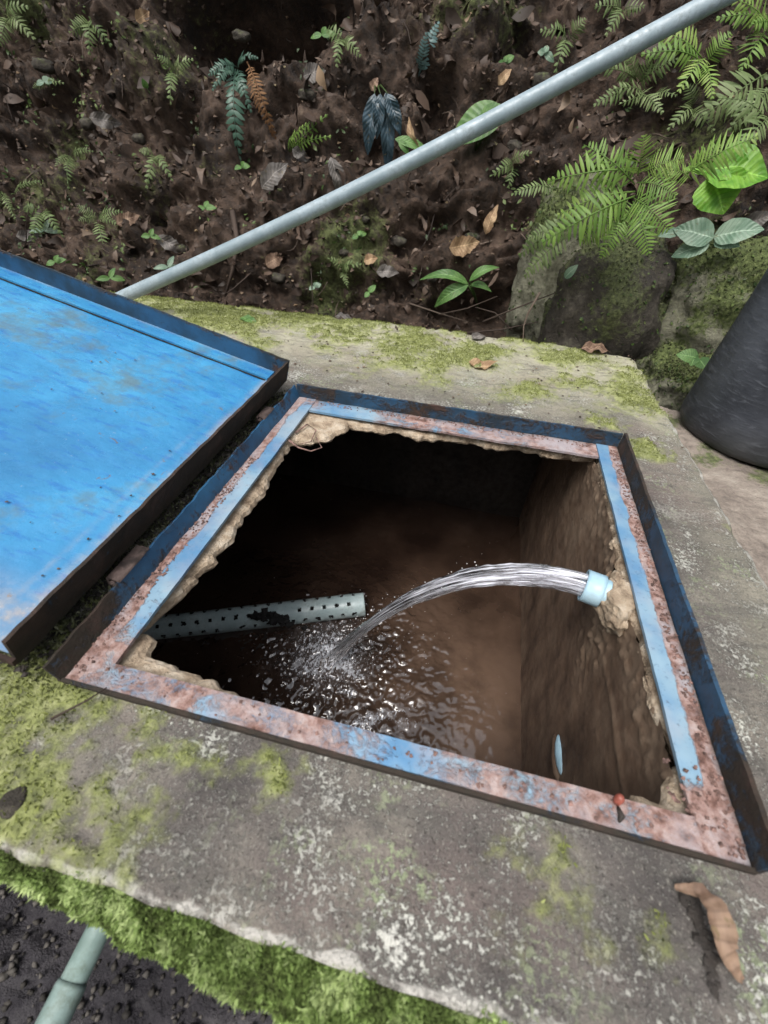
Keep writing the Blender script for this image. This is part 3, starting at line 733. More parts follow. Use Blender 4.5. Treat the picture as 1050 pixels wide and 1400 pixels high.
# angle-iron strip along the far rim and the hinge rim, lying on the sheet with a black strip painting the gap's shadow at its edge
plate('rim_flange', lp(.03, LY1 - .042, .0095), LU * (LW - .034), LV * .038, LN * .004, 120, 5, 'panel', lid, lambda P, a, b: {'rust': .35 * sst(.9, 1, b)})
plate('seam_shade', lp(.034, LY1 - .0465, .0062), LU * (LW - .04), LV * .0036, LN * .001, 60, 2, 'hole', lid)
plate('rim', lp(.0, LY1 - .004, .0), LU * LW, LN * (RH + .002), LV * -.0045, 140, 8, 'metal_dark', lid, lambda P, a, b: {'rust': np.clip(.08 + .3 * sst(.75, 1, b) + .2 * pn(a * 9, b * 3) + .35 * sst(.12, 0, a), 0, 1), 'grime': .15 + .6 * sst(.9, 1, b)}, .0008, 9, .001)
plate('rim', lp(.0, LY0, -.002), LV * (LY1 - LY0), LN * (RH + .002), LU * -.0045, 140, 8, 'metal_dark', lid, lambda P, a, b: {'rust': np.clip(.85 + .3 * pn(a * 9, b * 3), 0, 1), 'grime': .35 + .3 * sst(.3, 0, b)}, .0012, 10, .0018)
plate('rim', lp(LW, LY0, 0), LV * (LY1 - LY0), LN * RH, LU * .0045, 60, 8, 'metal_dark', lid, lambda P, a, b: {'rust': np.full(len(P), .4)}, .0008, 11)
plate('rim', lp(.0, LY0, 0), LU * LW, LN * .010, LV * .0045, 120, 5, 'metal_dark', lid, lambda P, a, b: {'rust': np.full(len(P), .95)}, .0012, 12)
# hinges: barrels between the lid rim and the frame
for (yy, ln_) in ((-.235, .06), (.19, .045)):
    mb = MB(); c = Vector((-.363, yy, .028))
    tube(mb, [c, c + Vector((0, ln_, 0))], .0065, 12)
    tube(mb, [c + Vector((0, -.004, 0)), c + Vector((0, 0, 0))], .0045, 10)
    mb.add([(-.357, yy, .018), (-.357, yy + ln_, .018), (-.353, yy + ln_, .034), (-.353, yy, .034), (-.375, yy, .018), (-.375, yy + ln_, .018), (-.372, yy + ln_, .034), (-.372, yy, .034)],
           [(0, 1, 2, 3), (7, 6, 5, 4), (0, 4, 5, 1), (3, 2, 6, 7), (0, 3, 7, 4), (1, 5, 6, 2)], tint=.5)
    h = mb.build('hinge', 'rust_old', lid)
# damp moss and crumbs caught between lid and slab
N = 5000
pp = np.column_stack([rng.uniform(-.44, -.357, N), rng.uniform(-.36, .36, N), np.zeros(N)]); pp[:, 2] = rng.uniform(-.002, .02, N) * (1 - (pp[:, 0] + .44) / .12)
V, q, t_ = blades(pp, np.array([.3, 0, 1.0]), rng.uniform(.004, .009, N), rng.uniform(.0007, .0014, N), .6, np.clip(rng.normal(.5, .25, N), 0, 1))
o = link('hinge_moss', mesh('hinge_moss', V, q, 'moss_dull', {'tint': t_})); tag(o, 'dark moss caught in the gap between lid and frame', 'moss', kind='stuff')
for i in range(1):
    pts = np.column_stack([rng.uniform(-.43, -.358, 700), rng.uniform(-.36, .35, 700), rng.uniform(0, .012, 700)])
    o = crumbs('soil_crumbs', pts, rng.uniform(.002, .006, 700), 'shell'); tag(o, 'dark soil crumbs in the gap under the folded lid', 'soil', kind='stuff')

# ================================================================== PIPES
def grid_tube(name, p0, p1, r0, nu_, k, mat, parent, thick=.0025, skip=None, rfun=None):
    """hollow pipe; skip(a, ang) -> quads to leave out (holes)"""
    p0, p1 = Vector(p0), Vector(p1); u, v = frame_of(p1 - p0); L_ = (p1 - p0).length
    vs = []; fs = []
    for lay_, sgn in ((0, 1), (1, -1)):
        for i in range(nu_):
            a = i / (nu_ - 1); c = p0 + (p1 - p0) * a; r = (rfun(a) if rfun else r0) - lay_ * thick
            for j in range(k):
                t = 2 * math.pi * j / k; vs.append(c + u * math.cos(t) * r + v * math.sin(t) * r)
    Nn = nu_ * k; kept = set()
    for i in range(nu_ - 1):
        for j in range(k):
            if skip and skip(i, j): continue
            q = (i * k + j, i * k + (j + 1) % k, (i + 1) * k + (j + 1) % k, (i + 1) * k + j)
            fs.append(q); fs.append(tuple(x + Nn for x in q[::-1]))
    for j in range(k):
        j2 = (j + 1) % k
        fs.append((j2, j, j + Nn, j2 + Nn)); e = (nu_ - 1) * k; fs.append((e + j, e + j2, e + j2 + Nn, e + j + Nn))
    o0 = parent_loc(parent) if parent is not None else Vector((0, 0, 0))
    return link(name, mesh(name, [tuple(x - o0) for x in vs], fs, mat), parent)
# inlet pipe
PI_ = Vector((.25, -.03, -.022)); pd = Vector((-1.309, .32, 0)).normalized()
inlet = tag(empty('inlet_pipe', PI_), 'short pale blue pipe end sticking out of the right tank wall', 'pipe')
grid_tube('pipe_end', PI_ - pd * .0, PI_ - pd * .026, .0245, 6, 32, 'pvc_blue', inlet, .003)
grid_tube('pipe_body', PI_ - pd * .02, PI_ - pd * .034, .0205, 8, 32, 'pvc_blue', inlet, .003)
c = Vector((.297, -.046, -.030))
cl_ = []
for k_ in range(1):
    import bmesh
    bm = bmesh.new(); bmesh.ops.create_icosphere(bm, subdivisions=5, radius=1)
    v = np.array([x.co[:] for x in bm.verts]); f = np.array([[q.index for q in t.verts] for t in bm.faces]); bm.free()
    d = 1 + fbm(v[:, 0] * 1.6, v[:, 1] * 1.6, v[:, 2] * 1.6, 3) * .3
    v = v * d[:, None] * np.array((.025, .046, .036)) + np.array(c); v[:, 2] = np.minimum(v[:, 2], -.003)
    link('mortar_lump', mesh('mortar_lump', v - np.array(tank.location), f, 'broken', {}), tank)
# stream
NS, KS = 170, 72; g_ = Vector((0, 0, -9.81)); v0 = Vector((-1.309, .32, 0)); TT = .3455
vs = []; fl_ = []; ar_ = []
for i in range(NS):
    a = i / (NS - 1); t = a * TT; c = PI_ - pd * .012 + v0 * t + g_ * (.5 * t * t); d = (v0 + g_ * t).normalized()
    side = d.cross(Vector((0, 0, 1))).normalized(); upv = side.cross(d).normalized()
    w_ = .0160 + .004 * sst(0, .35, a) - .0035 * sst(.45, .8, a) + .012 * sst(.85, 1, a); h_ = .0195 - .006 * sst(0, .3, a) - .004 * sst(.4, .8, a) + .008 * sst(.85, 1, a)
    for j in range(KS):
        an = 2 * math.pi * j / KS
        ridge = float(fbm(a * 7 + 3, math.cos(an) * 3.2, math.sin(an) * 3.2, 4, .6)) * (.03 + .2 * sst(.02, .3, a) + .3 * sst(.75, 1, a))
        fine = float(pn(a * 22, math.cos(an) * 9, math.sin(an) * 9)) * .07 * sst(.02, .12, a)
        s_ = 1 + ridge + fine
        vs.append(c + side * math.cos(an) * w_ * s_ + upv * math.sin(an) * h_ * s_); fl_.append(a); ar_.append(abs(an / math.pi - 1))
fs = [(i * KS + j, i * KS + (j + 1) % KS, (i + 1) * KS + (j + 1) % KS, (i + 1) * KS + j) for i in range(NS - 1) for j in range(KS)] + [tuple(range(KS))[::-1], tuple((NS - 1) * KS + j for j in range(KS))]
o = link('water_stream', mesh('water_stream', [tuple(x) for x in vs], fs, 'stream', {'flow': fl_, 'around': ar_})); tag(o, 'clear arc of running water pouring from the pale blue pipe into the tank', 'water jet')
# droplets
pts = []; sz = []
for _ in range(380):
    th = rng.uniform(0, 6.28); r = abs(rng.normal(0, .11)) + .02; hgt = abs(rng.normal(0, .03)) * math.exp(-r * 3)
    pts.append((IMP.x + r * math.cos(th) + .03, IMP.y + r * math.sin(th) * .9, -.598 + hgt)); sz.append(rng.uniform(.0005, .0017))
for _ in range(90):
    t = rng.uniform(.1, .34); c = PI_ + v0 * t + g_ * (.5 * t * t); pts.append((c.x + rng.normal(0, .012), c.y + rng.normal(0, .012), c.z + rng.normal(0, .012))); sz.append(rng.uniform(.0006, .0016))
ico = []
g = G('water_drops'); M['drops'] = g.done((.85, .87, .9), .12, None, Transmission_Weight=.35, IOR=1.33)
o = crumbs('splash_droplets', pts, np.array(sz), 'drops', flat=1.0)
o.data.polygons.foreach_set('use_smooth', np.full(len(o.data.polygons), True)); tag(o, 'white splash droplets where the water jet hits the surface', 'droplets', kind='stuff')
# perforated pipe lying in the water
hp0, hp1 = on_z(498, 826, -.575), on_z(190, 858, -.590)
hp1 = hp0 + (hp1 - hp0).normalized() * .62; hp1.z = -.594
hp1.z = -.603
perf = tag(empty('perforated_pipe', hp0), 'grey pipe drilled with rows of holes, half sunk in the tank water', 'pipe')
KK = 40; NU = 125
u_, v_ = frame_of(hp1 - hp0)
tocam = (CAM - hp0).normalized(); best = max(range(KK), key=lambda j: (u_ * math.cos(2 * math.pi * (j + .5) / KK) + v_ * math.sin(2 * math.pi * (j + .5) / KK)).dot(tocam))
rows = [(best - 6) % KK, (best + 0) % KK, (best + 6) % KK]
holes = set()
for rI, jr in enumerate(rows):
    for i in range(5 + (rI % 2) * 3, NU - 4, 7):
        if random.random() < .93:
            for di in (0, 1):
                for dj in (0, 1): holes.add((i + di, (jr + dj) % KK))
grid_tube('pipe_body', hp0, hp1, .034, NU, KK, 'pvc_wet', perf, .004, skip=lambda i, j: (i, j) in holes)
# ragged black swarf round the holes
pts = []; sz = []
for (i, j) in holes:
    if random.random() < .7:
        a = (i + random.random()) / (NU - 1); t = 2 * math.pi * (j + random.random()) / KK
        pts.append(tuple(hp0 + (hp1 - hp0) * a + (u_ * math.cos(t) + v_ * math.sin(t)) * .0342)); sz.append(random.uniform(.002, .0055))
c = hp0 + (hp1 - hp0) * .42 + (u_ * math.cos(2 * math.pi * rows[1] / KK) + v_ * math.sin(2 * math.pi * rows[1] / KK)) * .034
o = crumbs('silt', pts, np.array(sz), 'hole', perf); o['kind'] = 'stuff'
pts = [tuple(c + Vector((rng.normal(0, .03), rng.normal(0, .01) - .01, rng.normal(0, .005) + .002))) for _ in range(60)]
o = crumbs('soaked_debris', pts, rng.uniform(.006, .014, 60), 'hole'); tag(o, 'black clump of soaked leaves caught on the perforated pipe', 'debris')
# small blue stub at the wall by the near right corner
c = on_x(761, 1030, WX - .006) + Vector((0, 0, -.028))
st = tag(empty('drain_pipe_end', c), 'small pale blue pipe end barely sticking out low on the tank wall', 'pipe')
mb = MB(); c = c + Vector((.008, 0, .028)); tube(mb, [c + Vector((0, q, 0)) for q in (-.036, -.03, -.018, 0, .018, .03, .038)], [.001, .006, .0095, .011, .0095, .006, .001], 16); mb.build('pipe_end', 'pvc_blue', st)
mb = MB(); tube(mb, [c + Vector((.002, q, -.016)) for q in (-.05, -.03, 0, .03, .05)], [.002, .012, .016, .013, .002], 14, noise=.2); mb.build('mortar_collar', 'inner', st)
# long pipe crossing above
dp = tag(empty('diagonal_pipe', at_depth(460, 280, 1.1)), 'long grey plastic pipe slanting above the slab in front of the bank', 'pipe')
pa, pb = at_depth(170, 405, 1.32), at_depth(982, -2, .86); ddir = (pb - pa)
pa2 = pa - ddir * .28; pb2 = pb + ddir * .6
mb = MB(); n_ = 60; pl = []
for i in range(n_):
    a = -.28 + 1.88 * i / (n_ - 1); q = pa + ddir * a; q.z -= .03 * math.sin(math.pi * min(max(a, 0), 1)) * .6; pl.append(q)
tube(mb, pl, .0178, 28); mb.build('pipe_body', 'pvc', dp)
# outlet pipe bottom left
o0 = Vector((-.244, -.43, -.16)); dirp = Vector((.03, -1, -.03)).normalized()
op = tag(empty('outlet_pipe', o0), 'weathered grey outlet pipe coming out below the mossy slab edge', 'pipe')
mb = MB(); tube(mb, [o0, o0 + dirp * .125], .0125, 32); mb.build('pipe_body', 'pvc_green', op)
mb = MB(); tube(mb, [o0 + dirp * .1245, o0 + dirp * .128, o0 + dirp * .62, o0 + dirp * .66 + Vector((0, 0, -.02)), o0 + dirp * .69 + Vector((0, 0, -.3))], [.0138, .0145, .0145, .0145, .0145], 32); mb.build('pipe_sleeve', 'pvc_green', op)

# ================================================================== GROUND
def sheet(name, x0, x1, y0, y1, nx, ny, zf, mat, label, kind='structure', skipf=None):
    a, b = np.meshgrid(np.linspace(x0, x1, nx), np.linspace(y0, y1, ny), indexing='ij')
    zz, at = zf(a, b)
    f = gridfaces(nx, ny)
    if skipf is not None: f = f[~skipf(a[:-1, :-1], b[:-1, :-1]).ravel()]
    o = link(name, mesh(name, np.stack([a, b, zz], -1).reshape(-1, 3), f, mat, at)); tag(o, label, kind=kind); return o
def gz(a, b):
    z_ = -.5 + fbm(a * 2.5, b * 2.5, 1, 5) * .05 + fbm(a * 18, b * 18, 2, 4) * .012
    return z_, {'moss': np.zeros(a.size)}
def gz_near(a, b):
    z_ = -.30 - .10 * sst(-.5, -1.2, b) + fbm(a * 4, b * 4, 1, 5) * .03 + np.abs(fbm(a * 26, b * 26, 2, 5)) * .022
    w1, _ = worley(a * 22, b * 22, 3)
    z_ += (.5 - w1) * .012
    return z_, {'moss': np.zeros(a.size)}
sheet('ground', -60, 60, -60, 1.3, 120, 90, lambda a, b: (-.62 + fbm(a * .4, b * .4, 1, 4) * .04 * (np.hypot(a, b) > 3), {'moss': np.full(a.size, .2)}), 'outer', 'dark forest floor round the tank', skipf=lambda a, b: (np.abs(a + .25) < .9) & (np.abs(b - .2) < .9))
sheet('near_ground', -2.2, 1.6, -1.9, -.44, 560, 330, gz_near, 'outer', 'wet black soil below the near side of the slab')
P_ = np.column_stack([rng.uniform(-.75, .3, 5200), rng.uniform(-1.1, -.46, 5200), np.zeros(5200)]); P_[:, 2] = gz_near(P_[:, 0], P_[:, 1])[0] + .003
o = crumbs('soil_clods', P_, rng.uniform(.0012, .006, 5200), 'pebble', flat=.7)
o.data.polygons.foreach_set('use_smooth', np.full(len(o.data.polygons), True)); tag(o, 'wet dark clods and grit on the soil below the slab', 'soil', kind='stuff')
# lower concrete ledge on the right, under the bucket
def ledge_z(a, b):
    return -.045 - .03 * sst(.5, 1.2, a) + fbm(a * 8, b * 8, 3, 4) * .006 + fbm(a * 50, b * 50, 3, 3) * .0025 - .5 * sst(.018, 0, np.minimum(1.25 - a, .70 + pn(a * 7, 2) * .03 - b)), {'moss': np.clip(.3 + fbm(a * 6, b * 6, 5, 3) * .8, 0, 1)}
lg = sheet('concrete_ledge', .487, 1.3, -.8, .76, 230, 420, ledge_z, 'ledge', 'lower worn concrete ledge beside the slab, pinkish with green moss', kind=None)
tag(lg, cat='ledge')

# ================================================================== BANK
BY, BZ = .955, -.36
SL = math.radians(57)
NXB, NSB = 620, 400
bx, bs = np.meshgrid(np.linspace(-3.4, 2.4, NXB), np.linspace(0, 3.4, NSB), indexing='ij')
def bank_P(x, s):
    # slope: steep at first, easing above the frame
    y = BY + np.cos(SL) * np.minimum(s, 2.0) + np.maximum(s - 2.0, 0) * .9 + .05 * fbm(x * 1.3, s * 0 + 3, 1, 2)
    z_ = BZ + np.sin(SL) * np.minimum(s, 2.0) + np.maximum(s - 2.0, 0) * .35
    n = np.array([0, -math.sin(SL), math.cos(SL)])
    d = fbm(x * 1.6, s * 1.6, 2, 3) * .13 + fbm(x * 6, s * 6, 4, 4, .55) * .062
    r = 1 - np.abs(fbm(x * 9, s * 7, 6, 3)); d += (r - .6) * .035
    w1, idv = worley(x * 8 + fbm(x * 5, s * 5, 1, 2) * .5, s * 8, 1); d += sst(.6, .1, w1) * (idv - .25) * .05
    w2, id2 = worley(x * 23, s * 23, 5); d += sst(.6, .15, w2) * (id2 > .45) * .014
    d += fbm(x * 40, s * 40, 8, 3) * .007
    steps = sst(.35, .65, (s * 3.1 + fbm(x * 2, s * 2, 5, 2) * .8) % 1.0); d += (steps - .5) * .05
    for (cx_, cs_, rx, rs, dep) in CAVS: d -= dep * np.exp(-(((x - cx_) / rx) ** 2 + ((s - cs_) / rs) ** 2) ** 1.6)
    x = x + d * .12
    return np.stack([x, y + n[1] * d, z_ + n[2] * d], -1)
def bank_xs(px, py):  # where a view ray meets the plain slope
    r = ray(px, py); n = Vector((0, -math.sin(SL), math.cos(SL))); t = (Vector((0, BY, BZ)) - CAM).dot(n) / r.dot(n); p = CAM + r * t
    return p.x, (p.z - BZ) / math.sin(SL)
CAVS = []
for (px, py, rx, rs, dep) in [(310, -5, .22, .17, .8), (400, -5, .2, .12, .6), (600, 130, .07, .07, .16), (520, 180, .05, .07, .1), (395, 140, .08, .05, .1), (345, 215, .06, .07, .1), (600, 300, .09, .03, .1), (470, 210, .05, .06, .08), (250, 160, .07, .09, .06), (215, 310, .05, .05, .08), (85, 200, .06, .08, .08), (640, 425, .14, .08, .14), (700, 60, .07, .1, .08), (180, 30, .05, .07, .07), (60, 320, .06, .03, .08)]:
    a, b = bank_xs(px, py); CAVS.append((a, b, rx, rs, dep))
BP = bank_P(bx, bs)
bm_ = np.clip(.12 + fbm(bx * 2.5, bs * 2.5, 9, 4) * .6 + .12 * sst(.2, 1.0, bx) + .12 * sst(-.6, -1.2, bx), 0, 1)
bank = link('earth_bank', mesh('earth_bank', BP.reshape(-1, 3), gridfaces(NXB, NSB)[:, ::-1], 'bank', {'moss': bm_.ravel()})); tag(bank, 'steep dark earth bank rising behind the tank', kind='structure')
# hill that carries on beyond the bank
def hz(a, b): return 1.55 + (b - 2.8) * .45 + fbm(a * .3, b * .3, 1, 4) * .6 * sst(3, 8, b), {'moss': np.full(a.size, .35)}
sheet('hillside', -40, 40, 2.75, 45, 90, 60, hz, 'bank', 'wooded hillside beyond the bank')
# valley sides: bank carries on left and right
for sx in (-1, 1):
    xa, xb = (-40, -3.2) if sx < 0 else (2.2, 40)
    a, b = np.meshgrid(np.linspace(xa, xb, 60), np.linspace(0, 1, 24), indexing='ij')
    yy = BY + b * 1.85; zz = BZ - .25 + b * 2.0 + fbm(a * .8, b * 3, 5, 4) * .18
    o = link('bank_flank', mesh('bank_flank', np.stack([a, yy, zz], -1).reshape(-1, 3), gridfaces(60, 24)[:, ::-1], 'bank', {'moss': np.full(a.size, .3)})); tag(o, 'continuation of the earth bank to the %s' % ('left' if sx < 0 else 'right'), kind='structure')

tri = gridfaces(NXB, NSB)
bvh = BVHTree.FromPolygons([tuple(v) for v in BP.reshape(-1, 3)], [tuple(int(i) for i in t) for t in tri[(np.arange(len(tri)))]])
def hit(px, py, lift=0.0):
    d = ray(px, py).normalized(); p, n, i, dist = bvh.ray_cast(CAM, d)
    if p is None: p = CAM + d * 2.2; dist = 2.2
    nn_ = Vector((0, -math.sin(SL), math.cos(SL))); pd_ = (Vector((0, BY, BZ)) - CAM).dot(nn_) / d.dot(nn_)
    if 0 < pd_ < dist: p = CAM + d * pd_
    return p - d * lift
SLN = np.array([0, -math.sin(SL), math.cos(SL)]); SLT = np.array([0, math.cos(SL), math.sin(SL)])

# --- litter, twigs, pebbles, ground cover (uncountable)
def leafcards(P, U, W, Nn, ln, wd, tint, curl=.25):
    """N folded leaves: base P, direction U, across W, normal Nn"""
    prof = np.array([0.06, .75, 1.0, .7, .04]); tt = np.linspace(0, 1, 5)
    vs = []
    cu = rng.uniform(-curl, curl, len(P))[:, None]; fo = rng.uniform(.0, .35, len(P))[:, None]
    for k in range(5):
        c = P + U * ln[:, None] * tt[k] + Nn * (cu * ln[:, None] * (tt[k] - .5) ** 2 * 4 * -1)
        e = wd[:, None] * prof[k] * .5 * rng.uniform(.75, 1.15, (len(P), 1))
        vs += [c - W * e + Nn * fo * e, c, c + W * e + Nn * fo * e]
    V = np.stack(vs, 1).reshape(-1, 3); i = (np.arange(len(P)) * 15)[:, None]
    q = []
    for k in range(4):
        for j in (0, 1): q.append(np.concatenate([i + k * 3 + j, i + k * 3 + j + 1, i + k * 3 + j + 4, i + k * 3 + j + 3], 1))
    return V, np.concatenate(q), np.repeat(tint, 15)
def on_bank(N, lim=(-2.6, 1.8, 0.0, 2.2)):
    ii = ((rng.uniform(lim[0], lim[1], N) + 3.4) / 5.8 * (NXB - 1)).astype(int).clip(1, NXB - 2); jj = (rng.uniform(lim[2], lim[3], N) / 3.4 * (NSB - 1)).astype(int).clip(1, NSB - 2)
    P = BP[ii, jj]; n = np.cross(BP[ii + 1, jj] - P, BP[ii, jj + 1] - P); n /= np.linalg.norm(n, axis=1)[:, None]; n *= np.sign(n @ SLN)[:, None]
    return P, n, bx[ii, jj], bs[ii, jj]
def orient(n, mix=.5, jit=.5):
    n = n * mix + SLN * (1 - mix) + np.array([0, 0, .25]) + rng.normal(size=n.shape) * jit; n /= np.linalg.norm(n, axis=1)[:, None]
    U = np.cross(n, rng.normal(size=n.shape)); U /= np.linalg.norm(U, axis=1)[:, None]; return n, U, np.cross(n, U)
N = 6500; P, n, X_, S_ = on_bank(N); n2, U_, W_ = orient(n, .6, .6)
ln = rng.uniform(.008, .045, N) * np.where(rng.uniform(0, 1, N) < .12, 1.5, 1); tint = np.clip(rng.beta(1.6, 2.6, N) + .1 * fbm(X_ * 3, S_ * 3, 1, 2), 0, .97)
V, q, t_ = leafcards(P + n * .006, U_, W_, n2, ln, ln * rng.uniform(.3, .6, N), tint, .8)
o = link('leaf_litter', mesh('leaf_litter', V, q, 'litter', {'tint': t_})); tag(o, 'brown dead leaf litter covering the earth bank', 'leaf litter', kind='stuff')
N = 650; P, n, X_, S_ = on_bank(N); n2, U_, W_ = orient(n, .6, .7)
ln = rng.uniform(.04, .085, N); V, q, t_ = leafcards(P + n * .004, U_, W_, n2, ln, ln * rng.uniform(.4, .75, N), np.clip(rng.beta(1.5, 3.0, N), 0, .9), .7)
o = link('rotting_leaves', mesh('rotting_leaves', V, q, 'litter', {'tint': t_})); tag(o, 'larger dark rotting leaves half buried in the earth bank', 'leaf litter', kind='stuff')
N = 6000; P, n, X_, S_ = on_bank(N); o = crumbs('loose_stones', P, rng.uniform(.002, .012, N), 'litter', tintf=np.clip(rng.beta(1.5, 3, N * 1), 0, .8).repeat(6)[:N * 6] if False else None); tag(o, 'small loose stones and clods on the earth bank', 'stones', kind='stuff')
mb = MB(); P, n, X_, S_ = on_bank(420)
for p, nn_ in zip(P, n):
    L_ = random.uniform(.04, .22); d = Vector(rng.normal(size=3)) * .6 + Vector(SLT) * random.choice((-1, .4, -.7)); d.normalize(); p = Vector(p) + Vector(nn_) * .008
    pts = []; c = p.copy()
    for k in range(6):
        pts.append(c.copy()); c += d * (L_ / 5); d = (d + Vector(rng.normal(size=3)) * .22).normalized()
    r = random.uniform(.0008, .003); tube(mb, pts, [r, r, r * .9, r * .8, r * .6, r * .4], 4, tint=random.random())
o = mb.build('roots_and_twigs', 'twig'); tag(o, 'thin roots and twigs tangled over the earth bank', 'twigs', kind='stuff')
# tiny ground-cover leaves in clusters
cl, cn, cX, cS = on_bank(300, (-2.6, 1.8, .1, 2.2)); Pn = []; 
keepc = rng.uniform(0, 1, 300) < (.35 + .5 * sst(-.5, -1.1, cX) + .5 * sst(.1, .6, cX)); cl = cl[keepc]; cn = cn[keepc]
rep = 11; P = np.repeat(cl, rep, 0) + rng.normal(size=(len(cl) * rep, 3)) * .022; n = np.repeat(cn, rep, 0); P += n * .012
n2, U_, W_ = orient(n, .4, .4); ln = rng.uniform(.008, .024, len(P))
V, q, t_ = leafcards(P, U_, W_, n2, ln, ln * .5, np.clip(np.repeat(rng.uniform(.0, .9, len(cl)), rep) + rng.normal(size=len(P)) * .1, 0, 1), .3)
o = link('ground_cover', mesh('ground_cover', V, q, 'green', {'tint': t_})); tag(o, 'tiny green seedlings and creeping leaves dotted over the bank', 'ground cover', kind='stuff')

# --- single stones and boulders
def boulder(name, c, r, mat, label, seed, group=None, sub=5, amp=.16, cat='rock', rot=0, mossf=.5, sc=1.0):
    import bmesh
    bm = bmesh.new(); bmesh.ops.create_icosphere(bm, subdivisions=sub, radius=1)
    v = np.array([x.co[:] for x in bm.verts]); f = np.array([[q.index for q in t.verts] for t in bm.faces]); bm.free()
    v = np.sign(v) * np.abs(v) ** .8
    d = 1 + fbm(v[:, 0] * 1.3 + seed, v[:, 1] * 1.3, v[:, 2] * 1.3, 3) * amp * 1.4 + fbm(v[:, 0] * 5 + seed, v[:, 1] * 5, v[:, 2] * 5, 4) * amp * .35
    if sub > 4: d += fbm(v[:, 0] * 14, v[:, 1] * 14, v[:, 2] * 14, 4, .65) * amp * .3
    v = v * d[:, None] * np.array(r); ms = np.clip(mossf + v[:, 2] / r[2] * .35 + fbm(v[:, 0] * 8, v[:, 1] * 8, v[:, 2] * 8, 3) * .5, 0, 1)
    cr, sr = math.cos(rot), math.sin(rot); v = v @ np.array([[cr, sr, 0], [-sr, cr, 0], [0, 0, 1]])
    o = link(name, mesh(name, v, f, mat, {'moss': ms, 'tint': np.full(len(v), .5)})); o.location = c
    tag(o, label, cat, group)
    if sub > 4:
        me = o.data; nr_ = np.zeros(len(v) * 3, np.float32); me.vertices.foreach_get('normal', nr_); nr_ = nr_.reshape(-1, 3)
        k = rng.integers(0, len(v), 900); k = k[nr_[k, 2] > -.3]; P = v[k] + nr_[k] * .002; n2, U_, W_ = orient(nr_[k], 1.0, .4); ln = rng.uniform(.004, .013, len(k))
        V, q, t_ = leafcards(P, U_, W_, n2, ln, ln * .6, np.clip(rng.normal(.45, .25, len(k)), 0, 1), .3)
        a_ = link('clinging_leaves', mesh('clinging_leaves', V, q, 'green', {'tint': t_}), o); a_['kind'] = 'stuff'
        k = rng.choice(len(v), 14000); k = k[(ms[k] + rng.normal(0, .15, len(k)) > .55) & (nr_[k, 2] > -.2)]
        if len(k):
            V, q, t_ = blades(v[k], nr_[k], rng.uniform(.004, .009, len(k)), rng.uniform(.0008, .0016, len(k)), .6, np.clip(rng.normal(.45, .2, len(k)), 0, 1))
            a_ = link('rock_moss', mesh('rock_moss', V, q, 'moss_dull', {'tint': t_}), o); a_['kind'] = 'stuff'
    return o
boulder('boulder', (.40, 1.12, .02), (.19, .17, .27), 'rock', 'large dark boulder under the bright ferns, behind the slab corner', 3.1, rot=.3, mossf=.25, amp=.12)
boulder('boulder', (.79, 1.10, .10), (.24, .16, .20), 'rock_green', 'pale mossy boulder above the bucket, under the pale leaves', 8.4, rot=-.2, mossf=.55, amp=.14)
boulder('boulder', (.70, 1.02, -.10), (.17, .12, .12), 'rock_green', 'low green mossy rock in the gap behind the bucket', 5.5, rot=.4, mossf=.5, amp=.16)
boulder('boulder', (.235, 1.17, .13), (.12, .10, .24), 'rock_green', 'smooth grey leaning rock left of the bright ferns', 1.5, rot=.1, mossf=.2)
boulder('boulder', (1.25, 1.15, .05), (.3, .2, .25), 'rock', 'dark boulder at the far right beyond the bucket', 9.9, mossf=.3)
SLB = ['dark stone under the slanting pipe beside the tan broken leaf', 'dark stone just below the middle of the slanting pipe', 'small stone below the slanting pipe near its foot', 'stone behind the slab edge left of the vertical root', 'stone just above the foot of the slanting pipe', 'stone under the black hollow at the top', 'stone at the top left beside the black hollow', 'stone in the upper left of the bank below the long grey leaf', 'largest stone high in the upper left corner', 'stone above the slanting pipe, left of the upper ferns', 'stone above the slanting pipe under the upper ferns', 'stone in the bare left middle of the bank', 'smallest stone just right of the tiny sprig below the pipe', 'stone above the green seedling']
for i, (px, py, r) in enumerate([(645, 325, .028), (545, 330, .03), (470, 345, .022), (380, 380, .03), (250, 340, .028), (420, 130, .03), (330, 50, .03), (120, 170, .035), (60, 90, .04), (700, 200, .03), (740, 110, .035), (190, 190, .03), (500, 300, .02), (590, 380, .025)]):
    p = hit(px, py); boulder('bank_stone', p, (r, r * .7, r * .55), 'rock', SLB[i], i * 3.7, 'stones half buried in the bank', sub=3, cat='stone', rot=random.random() * 3, mossf=.1)

# ================================================================== BUCKET
bk = tag(empty('black_bucket', (.728, .598, -.05)), 'scuffed black rubber bucket standing on the lower ledge', 'bucket')
def lathe(name, prof, k, mat, parent, wob=0.0, lean=0.0):
    vs = []; n_ = len(prof)
    for (r, zz) in prof:
        for j in range(k):
            t = 2 * math.pi * j / k; rr_ = r * (1 + wob * float(pn(math.cos(t) * 1.5, math.sin(t) * 1.5, zz * 6))); vs.append((rr_ * math.cos(t) + lean * zz, rr_ * math.sin(t), zz))
    fs = [(i * k + j, i * k + (j + 1) % k, (i + 1) * k + (j + 1) % k, (i + 1) * k + j) for i in range(n_ - 1) for j in range(k)]
    return link(name, mesh(name, vs, fs, mat), parent)
lathe('bucket_body', [(.001, .004), (.12, .002), (.15, .003), (.163, .01), (.170, .022), (.172, .04), (.170, .08), (.166, .15), (.161, .22), (.157, .3), (.153, .38), (.150, .42), (.146, .42), (.148, .3), (.155, .15), (.158, .05), (.12, .03), (.001, .03)], 96, 'black', bk, .012)
